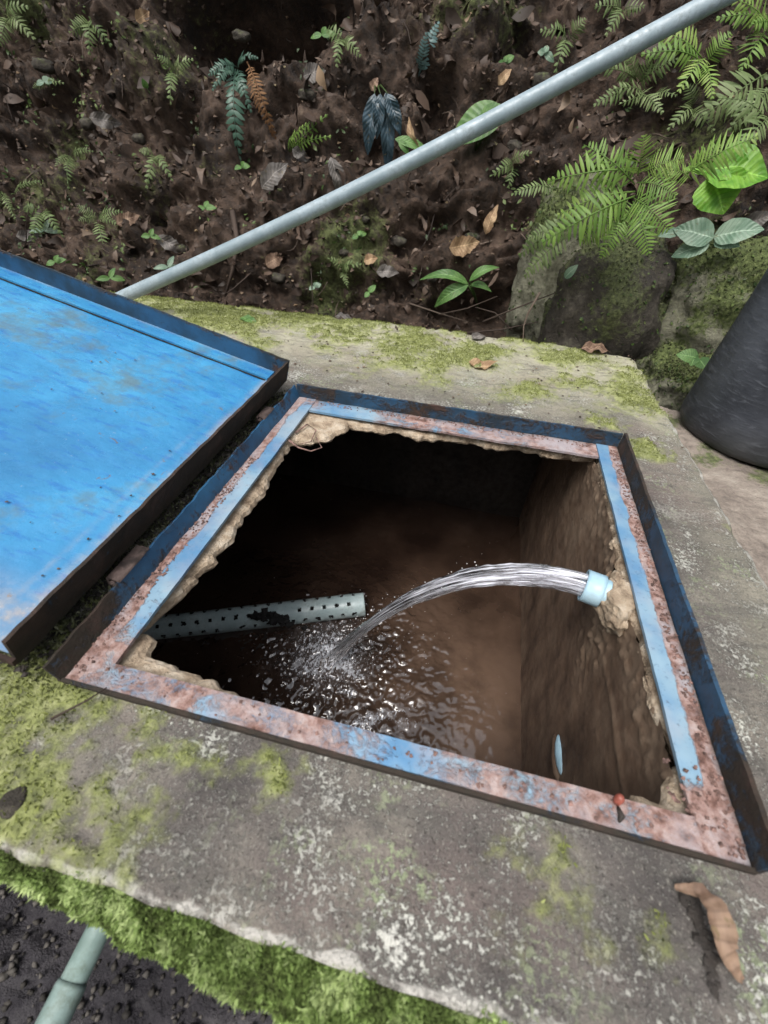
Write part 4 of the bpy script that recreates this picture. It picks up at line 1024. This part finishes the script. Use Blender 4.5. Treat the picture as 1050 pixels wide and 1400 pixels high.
lathe('bucket_rim', [(.1505, .405), (.158, .408), (.160, .42), (.156, .43), (.147, .43), (.1465, .421)], 96, 'black', bk)
for s_ in (-1, 1):
    mb = MB(); b0 = Vector((.728 + s_ * .15, .598, .345)); tube(mb, [b0, b0 + Vector((s_ * .03, 0, 0))], .012, 14); mb.build('handle_lug', 'pvc_wet', bk)
mb = MB(); arc = [Vector((.728 + .172 * math.cos(t), .598 - .16 * math.sin(t) * .5, .345 + .16 * math.sin(t) * .5 * -1 + .0)) for t in np.linspace(0, math.pi, 24)]
tube(mb, arc, .003, 8); mb.build('handle', 'pvc', bk)

# ================================================================== PLANTS
def add_leaf(mb, base, tip, nrm, width, fold=.15, curl=.12, shape=1.0, nl=12, nw=6, wave=0.0, jag=0.0):
    base, tip = Vector(base), Vector(tip); d = tip - base; L_ = d.length; d.normalize(); nrm = Vector(nrm); nrm = (nrm - d * nrm.dot(d)).normalized(); s_ = d.cross(nrm)
    vs, tn, ve = [], [], []
    for i in range(nl + 1):
        t = i / nl; w_ = math.sin(math.pi * t ** (.75 * shape)) ** .8 * width * .5 if 0 < t < 1 else width * .02
        c = base + d * (L_ * t) + nrm * (curl * L_ * (math.sin(math.pi * t) * .6 - t * t * .5))
        for j in range(-nw // 2, nw // 2 + 1):
            q = j / (nw / 2); ww = w_ * (1 + jag * random.uniform(-1, 1) * abs(q))
            vs.append(tuple(c + s_ * q * ww + nrm * (abs(q) * fold * w_ + wave * w_ * math.sin(t * 14 + q * 2)))); tn.append(abs(q)); ve.append(t - abs(q) * .18)
    m_ = nw + 1
    fs = [(i * m_ + j, i * m_ + j + 1, (i + 1) * m_ + j + 1, (i + 1) * m_ + j) for i in range(nl) for j in range(nw)]
    mb.add(vs, fs, tint=tn, vein=ve)
def add_frond(mb, base, tip, nrm, width, n=16, sag=.15, tint=.5, taper=1.0, pw=.34, droop=.2, serr=False):
    base, tip, nrm = Vector(base), Vector(tip), Vector(nrm); d = tip - base; L_ = d.length; dn = d.normalized(); nrm = (nrm - dn * nrm.dot(dn)).normalized()
    ctr = lambda t: base + d * t + nrm * (sag * L_ * math.sin(math.pi * t) - droop * L_ * t * t * .4)
    pts = [ctr(k / 10) for k in range(11)]; tube(mb, pts, [L_ * .009 * (1 - .7 * k / 10) + .0004 for k in range(11)], 5, tint=tint * .7)
    gap = L_ / n
    for k in range(1, n + 1):
        t = .06 + .94 * k / (n + .5); c = ctr(t); dd = (ctr(min(t + .02, 1)) - ctr(t - .02)).normalized(); s0 = dd.cross(nrm).normalized()
        pl_ = width * .5 * (math.sin(math.pi * min(1, (t * .85 + .13)) ** .9) ** .8) * taper
        for sg in (-1, 1):
            if random.random() < .07: continue
            e = (s0 * sg + dd * .35 + nrm * random.uniform(-.35, .15) + dd * random.uniform(-.15, .15)).normalized(); l_ = pl_ * random.uniform(.7, 1.12); w_ = gap * pw * 1.35
            bb = dd
            tn_ = min(1, max(0, tint + random.uniform(-.25, .25)))
            vs = []; prof = (.45, .95, 1.0, .72, .1)
            for i in range(5):
                u = i / 4; cc = c + e * l_ * u + nrm * (-.22 * l_ * u * u) ; ww = w_ * prof[i] * (1.0 if not serr else (1.25 if i % 2 else .8))
                vs += [tuple(cc - bb * ww * .5), tuple(cc + nrm * .0 + nrm * ww * .12), tuple(cc + bb * ww * .5)]
            mb.add(vs, [(i * 3 + j, i * 3 + j + 1, (i + 1) * 3 + j + 1, (i + 1) * 3 + j) for i in range(4) for j in (0, 1)], tint=tn_)
TOC = lambda p: (CAM - Vector(p)).normalized()
def fern(name, label, fronds, mat, group=None, cat='fern', lift=.06, width=.05, n=16, **kw):
    """fronds: list of (base px, tip px) with optional own width"""
    b0 = hit(*fronds[0][0]); root = tag(empty(name, b0), label, cat, group)
    if kw.get('dist'): root.location = CAM + ray(*fronds[0][0]).normalized() * kw['dist']
    for fr_ in fronds:
        (bp, tp) = fr_[0], fr_[1]; wd = fr_[2] if len(fr_) > 2 else width
        b = hit(*bp, lift=kw.get('blift', .01)); t = CAM + (hit(*tp, lift=lift) - CAM) * 1.0
        # keep both ends at like distance so that a frond does not stretch across a hollow
        db, dt = (b - CAM).length, (t - CAM).length; dt = min(max(dt, db - .12), db + .05); t = CAM + (t - CAM).normalized() * dt
        if kw.get('dist'): b = CAM + ray(*bp).normalized() * kw['dist']; t = CAM + ray(*tp).normalized() * (kw['dist'] + random.uniform(-.06, .02))
        nr = (TOC(t) + Vector((0, -.2, .5)) + Vector(rng.normal(size=3)) * .15).normalized()
        mb = MB(); add_frond(mb, b, t, nr, wd, n, tint=random.uniform(.35, .75), **{k: v for k, v in kw.items() if k in ('sag', 'taper', 'pw', 'droop', 'serr')})
        mb.build('frond', mat, root)
    return root
# bright ferns on the dark boulder
fern('bright_fern', 'bright green fern spreading over the dark boulder, left of the broad leaves', [((872, 232), (748, 246), .09), ((868, 262), (762, 292), .11), ((868, 268), (742, 330), .11), ((868, 252), (800, 196), .09), ((872, 240), (880, 188), .08), ((862, 285), (795, 330), .09), ((865, 270), (915, 312), .11), ((865, 275), (888, 345), .09), ((862, 290), (820, 352), .07), ((880, 235), (935, 215), .09), ((860, 270), (835, 318), .08), ((870, 250), (925, 265), .09)], 'fern', width=.09, n=17, pw=.5, dist=1.42)
fern('bright_fern', 'light green fern frond above the broad bright leaves at the right', [((935, 240), (1036, 184), .10), ((940, 238), (985, 196), .07), ((945, 245), (898, 228), .07)], 'fern', n=17, pw=.5, dist=1.5)
fern('dull_fern', 'small dull green fern hanging down the left side of the dark boulder', [((790, 290), (708, 350), .07), ((780, 320), (715, 378), .07), ((770, 310), (722, 325), .06), ((760, 260), (700, 262), .05)], 'fern_dull', n=13, pw=.5, dist=1.44)
fern('pale_fern', 'pale green fern at the right edge above the bright leaves', [((1048, 100), (966, 155), .14), ((1048, 165), (985, 130), .09), ((1052, 120), (1000, 175), .10), ((1052, 160), (1010, 200), .08)], 'fern_dull', lift=.2, n=12, blift=.1, pw=.55)
fern('upper_fern', 'yellow green fern to the right of the diagonal pipe top', [((960, 80), (895, 38), .09), ((960, 85), (880, 70), .08), ((965, 80), (930, 120), .08), ((965, 85), (1000, 45), .08), ((960, 90), (975, 130), .06)], 'fern', lift=.12, n=13, pw=.5)
fern('upper_fern', 'green fern under the diagonal pipe, upper right', [((870, 110), (815, 90), .06), ((870, 112), (850, 60), .05), ((872, 115), (925, 78), .07), ((872, 115), (905, 60), .06), ((865, 125), (815, 140), .06), ((870, 130), (905, 150), .06)], 'fern_dull', lift=.12, n=13, pw=.5)
fern('upper_fern', 'green fern in the top right corner', [((1045, 40), (985, 20), .07), ((1045, 45), (1015, 90), .09), ((1045, 40), (1005, -5), .09), ((1048, 45), (1030, 30), .07)], 'fern', lift=.14, n=13, pw=.5)
fern('upper_fern', 'little round leaved fern below the pipe at upper right', [((880, 130), (835, 120), .05), ((882, 135), (850, 140), .05), ((890, 132), (925, 128), .04)], 'fern_dull', lift=.1, n=9)
# dark drooping fern and its rusty dead frond
fern('dark_fern', 'dark green fern drooping beside the rusty dead frond', [((322, 95), (326, 218), .085), ((325, 92), (285, 100), .05), ((322, 96), (290, 120), .045), ((326, 92), (350, 76), .04), ((325, 95), (342, 150), .05)], 'fern_dark', lift=.1, n=13, pw=.62, sag=.2)
fern('dead_frond', 'rusty orange dead frond hanging beside the dark fern', [((338, 85), (385, 215), .05), ((340, 100), (372, 185), .04)], 'fern_rust', lift=.1, n=19, pw=.42, sag=.3, cat='frond', blift=.05)
fern('small_fern', 'small light green fern right of the rusty dead frond', [((398, 205), (445, 158), .05), ((398, 208), (420, 165), .04), ((400, 205), (450, 185), .04), ((396, 208), (405, 180), .03)], 'fern', lift=.09, n=11)
fern('bluish_fern', 'bluish pale fern frond near the top middle of the bank', [((572, 105), (600, 28), .055), ((575, 100), (583, 45), .05)], 'fern_blue', lift=.08, n=12, pw=.6, droop=.05)
# small green fern left
fern('bank_fern', 'small bright fern hanging above the far edge of the blue lid', [((135, 300), (145, 352), .055), ((133, 298), (105, 280), .04), ((135, 298), (165, 288), .05), ((134, 300), (108, 300), .045), ((136, 300), (160, 305), .04)], 'fern_dull', lift=.08, n=11)
fern('bank_fern', 'curled yellowish fern at the left edge above the lid', [((2, 262), (22, 300), .04), ((0, 262), (-10, 300), .03), ((20, 265), (60, 245), .03)], 'fern_dull', lift=.08, n=14)
fern('bank_fern', 'faded fern hanging in the middle left of the bank', [((98, 215), (92, 255), .05), ((100, 212), (125, 205), .04), ((98, 214), (75, 225), .04)], 'fern_dull', lift=.06, n=10)
fern('bank_fern', 'faint fern near the top left corner of the bank', [((62, 118), (60, 105), .03), ((62, 115), (85, 112), .03), ((62, 115), (45, 120), .03)], 'fern_dull', lift=.05, n=8)
for args_ in [
    ('small pale fern tuft left of the dark fern', [((240, 100), (215, 75), .05), ((240, 100), (262, 80), .05), ((240, 102), (232, 140), .05)]),
    ('fern tuft in the top left corner', [((15, 30), (45, 50), .07), ((12, 25), (0, 60), .07), ((15, 25), (35, 8), .06)]),
    ('fern tuft at the top left, right of the corner tuft', [((125, 30), (150, 60), .06), ((125, 30), (95, 45), .06), ((125, 32), (122, 72), .06)]),
    ('fern tuft hanging low at the left, beside the curled fern', [((60, 290), (45, 330), .06), ((60, 290), (85, 322), .05), ((60, 288), (30, 285), .05)]),
    ('narrow fern tuft above the middle of the blue lid', [((215, 215), (200, 255), .05), ((215, 215), (235, 245), .045), ((212, 213), (190, 205), .04)]),
    ('fern tuft above the diagonal pipe near the upper ferns', [((775, 55), (740, 40), .06), ((775, 58), (760, 95), .06), ((778, 55), (800, 25), .06)]),
    ('fern tuft at the top, left of the diagonal pipe end', [((850, 15), (815, 8), .07), ((850, 18), (830, 45), .06), ((852, 15), (880, 8), .05)]),
    ('fern tuft at the top middle above the bluish leaves', [((470, 55), (445, 40), .05), ((470, 55), (492, 75), .05), ((468, 57), (460, 88), .05)]),
    ('fern tuft between the pipe and the pale right fern', [((945, 150), (915, 175), .06), ((945, 150), (975, 178), .06), ((945, 148), (940, 115), .06)]),
    ('fern tuft above the grey leaning rock', [((700, 225), (672, 240), .05), ((700, 225), (725, 208), .05), ((702, 228), (695, 255), .05)]),
    ('fern tuft behind the middle of the far slab edge', [((470, 372), (450, 352), .045), ((470, 372), (492, 360), .045), ((468, 372), (475, 392), .035)]),
]:
    fern('bank_fern', args_[0], args_[1], 'fern_dull', lift=.07, n=10, pw=.5, sag=.25)
# broad-leaved plants
def plant(name, label, leaves, mat, stem_from=None, lift=.1, cat='plant', mats=None, group=None, curl=.12, **kw):
    b0 = hit(*(stem_from or leaves[0][0]), lift=0) if kw.get('base') is None else kw['base']
    root = tag(empty(name, b0), label, cat, group)
    for k, (bp, tp, wd) in enumerate(leaves):
        L1 = lift + random.uniform(-.01, .01)
        b = hit(*bp); dist = (b - CAM).length - L1 if kw.get('dist') is None else kw['dist']
        b = CAM + ray(*bp).normalized() * dist; t = CAM + ray(*tp).normalized() * (dist + random.uniform(-.02, .02))
        mb = MB(); add_leaf(mb, b, t, (TOC(b) + Vector((0, 0, .6)) + Vector(rng.normal(size=3)) * .12), wd, curl=curl, **{q: v for q, v in kw.items() if q in ('fold', 'wave', 'jag', 'shape')})
        mb.build('leaf', (mats or [mat])[k % len(mats or [mat])], root)
        if stem_from:
            mb = MB(); m0 = (b + b0) * .5 + Vector((0, -.01, .01)); tube(mb, [b0, m0, b], [.003, .0025, .0015], 6, tint=.4); mb.build('stem', 'green', root)
    return root
D1 = 1.68
plant('broad_leaf_plant', 'plant with large glossy bright green oval leaves above the pale leaves', [((965, 236), (1052, 240), .12), ((968, 232), (1030, 228), .07), ((972, 240), (990, 292), .115), ((968, 236), (936, 230), .03)], 'leaf_bright', (975, 262), dist=D1, fold=.35, wave=.06, jag=.04)
plant('pale_leaf_plant', 'plant with pale bluish pointed leaves lying on the mossy boulder', [((975, 326), (922, 312), .07), ((975, 324), (1045, 312), .065), ((970, 334), (918, 350), .05), ((976, 330), (1012, 336), .04), ((928, 318), (900, 322), .03)], 'leaf_pale', (978, 345), dist=1.62, fold=.2, wave=.05, jag=.05)
plant('seedling', 'green seedling with narrow leaves just behind the far slab edge', [((640, 388), (575, 376), .036), ((640, 390), (592, 418), .045), ((642, 384), (682, 362), .03), ((643, 390), (672, 396), .025)], 'leaf_mid', (655, 425), lift=.12, fold=.3, curl=.3)
plant('curved_leaf_plant', 'plain green arched leaf rising just behind the diagonal pipe', [((690, 152), (612, 196), .11), ((655, 160), (696, 150), .05)], 'leaf_mid', (650, 205), lift=.12, fold=.15)
plant('small_leaf_plant', 'small green leaf beside the dark bluish leaves', [((540, 190), (590, 208), .035), ((545, 192), (560, 212), .025)], 'leaf_mid', (548, 205), lift=.08)
plant('bluish_leaf_plant', 'dark bluish drooping leaves hanging above the pipe in mid bank', [((512, 128), (502, 212), .055), ((528, 125), (531, 245), .05), ((530, 128), (548, 185), .045), ((520, 128), (515, 190), .04)], 'leaf_blue', (515, 120), lift=.1, wave=.25, fold=.3)
plant('small_plant', 'tiny bright green plant low in the gap beside the bucket', [((955, 490), (925, 484), .04), ((955, 490), (966, 505), .035), ((950, 488), (945, 500), .03)], 'leaf_mid', None, dist=1.50, base=on_y(955, 490, .93))
plant('bank_leaf', 'single pale green leaf on the rock above the slab corner', [((772, 380), (790, 362), .025)], 'leaf_pale', None, dist=1.5, base=on_y(780, 372, .92), cat='leaf')
for i, (x, y, L_, an, lab) in enumerate([(60, 112, 14, .2, 'bright little sprig high on the left of the bank'), (330, 228, 12, .1, 'little green leaf pair under the dark fern'), (205, 322, 16, -.3, 'little green sprig left of the pipe foot'), (230, 365, 26, -.15, 'flat green sprig just above the pipe foot'), (75, 358, 16, .25, 'green sprig peeping over the lid rim'), (150, 380, 24, -.1, 'green sprig touching the lid rim'), (60, 315, 26, -.1, 'green sprig at lower left of the bank'), (690, 85, 16, .6, 'light sprig left of the upper pipe'), (440, 48, 20, .1, 'pair of yellowish blades near the top'), (745, 72, 18, -.8, 'sprig above the upper pipe'), (280, 284, 16, 0, 'tiny green sprig in the middle of the bank'), (490, 322, 12, .3, 'tiny sprig below the pipe middle'), (430, 392, 10, .4, 'tiny sprig near the slab far edge'), (505, 400, 14, .9, 'tiny sprig behind the far slab edge'), (200, 120, 14, 2, 'grey green sprig upper left of the bank')]):
    dx_, dy_ = math.cos(an) * L_, -math.sin(an) * L_
    plant('sprig', lab, [((x, y), (x + dx_, y + dy_), .022), ((x, y), (x - dx_ * .8, y - dy_ * .3 + 3), .02), ((x, y), (x + dx_ * .3, y - L_ * .6), .018)], 'leaf_mid' if i % 3 else 'leaf_pale', None, lift=.05, group=None)
# dead leaves one can pick out
def dead(px, py, ang, L_, wd, mat, label, surf='bank', name='dead_leaf', **kw):
    if surf == 'slab':
        c = on_z(px, py, kw.pop('h', .012)); d = Vector((math.cos(ang), math.sin(ang), 0)); nrm = Vector((0, -.2, 1))
    else:
        c = hit(px, py, lift=.03); d0 = ray(px + 10 * math.cos(ang), py - 10 * math.sin(ang)).normalized(); d = (d0 - ray(px, py).normalized()).normalized(); nrm = TOC(c) + Vector(rng.normal(size=3)) * .25
    mb = MB(); add_leaf(mb, c - d * L_ / 2, c + d * L_ / 2, nrm, wd, **kw); o = mb.build(name, mat)
    # origin at the leaf
    o.data.transform(Matrix.Translation(-c)); o.location = c
    return tag(o, label, 'leaf')
dead(660, 497, .05, .075, .04, 'leaf_tan', 'curled tan dry leaf on the far strip of the slab', 'slab', fold=.5, curl=-.35, wave=.2, jag=.2)
dead(340, 438, -.4, .075, .035, 'leaf_mid', 'pale green fallen leaf on the slab left of the tan leaf', 'slab', h=.006, fold=.1, wave=.15)
dead(470, 434, .0, .06, .03, 'leaf_grey', 'brown grey fallen leaf at the slab far edge behind the lid', 'slab', h=.006, fold=.2, wave=.3)
dead(655, 460, 1.0, .06, .04, 'leaf_grey', 'dark wet leaf on the far edge of the slab', 'slab', h=.006, fold=.1, wave=.1)
dead(815, 478, .2, .09, .05, 'leaf_brown', 'dark brown dead leaf on the far right corner of the slab', 'slab', h=.01, fold=.2, wave=.3, jag=.2)
dead(741, 412, 1.2, .12, .035, 'leaf_tan', 'tan curled dead leaf standing on its stem behind the slab', fold=.6, curl=.3)
for i, (x, y, an, L_, wd, mt, lab) in enumerate([(375, 240, .8, .12, .06, 'leaf_grey', 'grey dead leaf below the rusty frond'), (412, 212, -.6, .07, .04, 'leaf_grey', 'pale shiny grey leaf under the small light fern'), (235, 335, -.5, .11, .05, 'leaf_grey', 'large grey dead leaf left of the pipe foot'), (175, 300, .4, .09, .045, 'leaf_brown', 'brown leaf in the left middle of the bank'), (145, 165, -.2, .11, .05, 'leaf_grey', 'long grey leaf in the upper left'), (635, 335, .2, .1, .06, 'leaf_tan', 'tan broken leaf left of the grey leaning rock'), (672, 300, 1.2, .09, .035, 'leaf_tan', 'upright tan leaf beside the grey leaning rock'), (565, 185, 1.9, .1, .03, 'leaf_tan', 'thin tan leaf right of the dark bluish leaves'), (507, 355, .3, .05, .035, 'leaf_tan', 'small orange tan leaf below the pipe middle'), (512, 115, 1.1, .04, .03, 'leaf_brown', 'small reddish leaf above the dark bluish leaves'), (40, 322, .05, .09, .04, 'leaf_grey', 'grey leaf just above the lid left end'), (430, 100, .3, .08, .05, 'leaf_grey', 'grey brown leaf near the dark hollow'), (195, 22, .6, .06, .04, 'leaf_tan', 'light tan leaf at the top left'), (375, 355, .5, .08, .05, 'leaf_brown', 'brown leaf just below the pipe'), (530, 372, .0, .08, .04, 'leaf_grey', 'grey brown leaf near the slab far edge middle'), (690, 105, .9, .05, .03, 'leaf_tan', 'tan leaf high beside the pipe'), (460, 245, -1.3, .12, .05, 'leaf_grey', 'long pointed grey leaf above the pipe'), (1035, 300, .3, .08, .05, 'leaf_grey', 'greyish leaf at the right edge below the bright plant')]):
    dead(x, y, an, L_, wd, mt, lab, fold=.25, curl=.25, wave=.2, jag=.15)
# dry curled leaf, near right corner of the slab
mb = MB()
lp_ = [on_z(px, py, h) for px, py, h in [(922, 1213, .006), (955, 1218, .014), (975, 1240, .020), (985, 1270, .018), (990, 1300, .016), (1005, 1330, .010), (1018, 1345, .004)]]
wl = [.002, .005, .0075, .0085, .007, .005, .0015]; vs = []; tn = []; ve = []
sub_ = []
for i in range(len(lp_) - 1):
    for k in range(5): t = k / 5; sub_.append((lp_[i].lerp(lp_[i + 1], t), wl[i] * (1 - t) + wl[i + 1] * t))
for i, (c, w_) in enumerate(sub_):
    d = (sub_[min(i + 1, len(sub_) - 1)][0] - sub_[max(i - 1, 0)][0]).normalized(); s_ = d.cross(Vector((0, 0, 1))).normalized(); jg = 1 + .2 * float(pn(i * .3, 3.3)) + random.uniform(-.1, .1)
    for q in (-1, -.6, -.2, .2, .6, 1):
        vs.append(tuple(c + s_ * q * w_ * jg + Vector((0, 0, (abs(q - .25) ** 1.7) * w_ * .55 + .0012 * float(pn(i * .5, q * 2.0, 5)))))); tn.append(abs(q)); ve.append(i * .03)
mb.add(vs, [(i * 6 + j, i * 6 + j + 1, (i + 1) * 6 + j + 1, (i + 1) * 6 + j) for i in range(len(sub_) - 1) for j in range(5)], tint=tn, vein=ve)
o = mb.build('dry_leaf', 'leaf_brown'); tag(o, 'long curled brown dry leaf on the near right corner of the slab', 'leaf')
# its black rotten half, and two pale flakes
pts = []
for (px, py) in [(950, 1240), (955, 1262), (965, 1285), (972, 1310), (975, 1335), (940, 1225)]:
    for _ in range(16): p = on_z(px + rng.normal(0, 5), py + rng.normal(0, 11), .003); pts.append(tuple(p))
o = crumbs('rotten_leaf_bits', pts, rng.uniform(.0015, .0045, len(pts)), 'shell', flat=.3); tag(o, 'black rotted leaf remains beside the long curled dry leaf', 'debris', kind='stuff')
# loose twigs on the slab, wires, nail with orange cap
def twig(name, pts, r, mat, label, cat='twig', tint=.4):
    mb = MB(); n_ = len(pts); tube(mb, pts, [r * (1 - .6 * k / (n_ - 1)) for k in range(n_)], 6, tint=tint); o = mb.build(name, mat); return tag(o, label, cat)
twig('twig', [on_z(70, 983, .010), on_z(95, 970, .014), on_z(120, 957, .016), on_z(146, 940, .012)], .0016, 'twig', 'thin dark twig lying at the near left corner of the frame')
twig('stalk', [on_y(738, 400, .93), on_y(722, 428, .925), on_y(716, 445, .92), on_z(715, 470, .004)], .004, 'twig', 'leaf stalk leaning on the far slab edge', 'stalk', .9)
twig('root', [hit(318, 290, .02), hit(325, 330, .02), hit(318, 370, .015), hit(308, 405, .01)], .011, 'twig', 'mossy vertical root running down behind the diagonal pipe', 'root', .6)
twig('wire', [on_z(395, 602, .008), on_z(408, 612, .004), on_z(425, 617, 0), on_z(440, 612, .002), on_z(432, 598, .006)], .0022, 'rustflake', 'bent rusty wire at the far left corner of the opening', 'wire')
twig('wire', [on_z(404, 592, -.004), on_z(420, 580, -.002), on_z(432, 588, -.006), on_z(425, 604, -.006), on_z(410, 607, -.004)], .0018, 'rustflake', 'thin rusty wire loop on the broken concrete corner', 'wire')
for k, (a_, b_) in enumerate([((640, 455), (735, 440)), ((660, 440), (760, 400)), ((700, 452), (650, 420)), ((750, 465), (850, 478)), ((600, 430), (680, 405)), ((560, 415), (640, 440))]):
    p1, p2 = on_y(*a_, .94 + .02 * k), on_y(*b_, .97 + .01 * k); md = (p1 + p2) / 2 + Vector((0, 0, random.uniform(-.02, .02)))
    twig('fallen_twig', [p1, md, p2], random.uniform(.002, .0045), 'twig', ['long thin twig in the gap behind the far slab edge', 'twig rising towards the standing tan leaf', 'crossing twig under the green seedling', 'twig along the far right slab edge', 'pale twig under the seedling leaves', 'twig at the foot of the bank left of the seedling'][k], tint=.3 + .1 * k)
cp = on_z(847, 1093, .016); scw = tag(empty('orange_screw', cp), 'small screw with an orange cap on the near rail of the frame', 'screw')
mb = MB(); tube(mb, [cp + Vector((0, 0, -.008)), cp + Vector((0, 0, -.002)), cp + Vector((0, .001, .003)), cp + Vector((0, .001, .005))], [.0035, .0045, .004, .002], 6); mb.build('cap', 'orange', scw)
mb = MB(); tube(mb, [cp + Vector((.001, -.004, -.008)), cp + Vector((.002, -.012, -.005)), cp + Vector((.0, -.016, -.009))], [.0015, .0032, .0015], 7); mb.build('thread', 'shell', scw)
# black patch of fallen debris on the near left slab
c = on_z(18, 1097, .004); boulder('slab_stone', c, (.011, .012, .003), 'rock', 'flat dark stone on the mossy near left part of the slab', 4.2, sub=3, cat='stone', mossf=-.5)
# soil and leaf crumbs on the slab and lid
N = 900; pp = np.column_stack([rng.uniform(-1, .49, N), rng.uniform(.36, .915, N), np.full(N, .003)]); k_ = rng.uniform(0, 1, N) < .3 + .7 * sst(.8, .9, pp[:, 1]); pp = pp[k_]
o = crumbs('slab_crumbs', pp, rng.uniform(.0015, .005, len(pp)), 'litter', flat=.4); tag(o, 'leaf crumbs and soil scattered along the far strip of the slab', 'debris', kind='stuff')
pp = []
for _ in range(90): a_, y_ = rng.uniform(.02, LW - .03), rng.uniform(LY0 + .02, LY1 - .05); pp.append(tuple(lp(a_, y_, .0065)))
o = crumbs('lid_crumbs', pp, rng.uniform(.0008, .0028, len(pp)), 'litter', flat=.35); tag(o, 'tiny leaf crumbs lying on the blue lid', 'debris', kind='stuff')
# unseen leaf ring added to block low sky light, open overhead and behind camera
N = 7000
az = rng.uniform(0, 2 * math.pi, N); rd = rng.uniform(3.6, 7.5, N); el = rng.uniform(.0, 1.0, N) ** 1.0
zc = .6 + el * (2.2 + 2.6 * sst(-.3, .9, np.sin(az))) + fbm(az * 2, rd * .5, 3, 3) * .8
P = np.column_stack([rd * np.cos(az), rd * np.sin(az) + .3, zc])
P = P[(P[:, 1] < 1.9) | (P[:, 2] > 2.0)]
n2 = rng.normal(size=P.shape) + np.array([0, 0, 1.2]); n2 /= np.linalg.norm(n2, axis=1)[:, None]; U_ = np.cross(n2, rng.normal(size=P.shape)); U_ /= np.linalg.norm(U_, axis=1)[:, None]; W_ = np.cross(n2, U_)
ln = rng.uniform(.2, .5, len(P)); V, q, t_ = leafcards(P, U_, W_, n2, ln, ln * .5, rng.uniform(0, .8, len(P)), .4)
o = link('sky_block_foliage', mesh('sky_block_foliage', V, q, 'green', {'tint': t_})); tag(o, 'unseen ring of green leaves added round the clearing to block low sky light', 'foliage', kind='stuff')
print('tris', sum(len(o.data.polygons) for o in bpy.data.objects if o.type == 'MESH'))
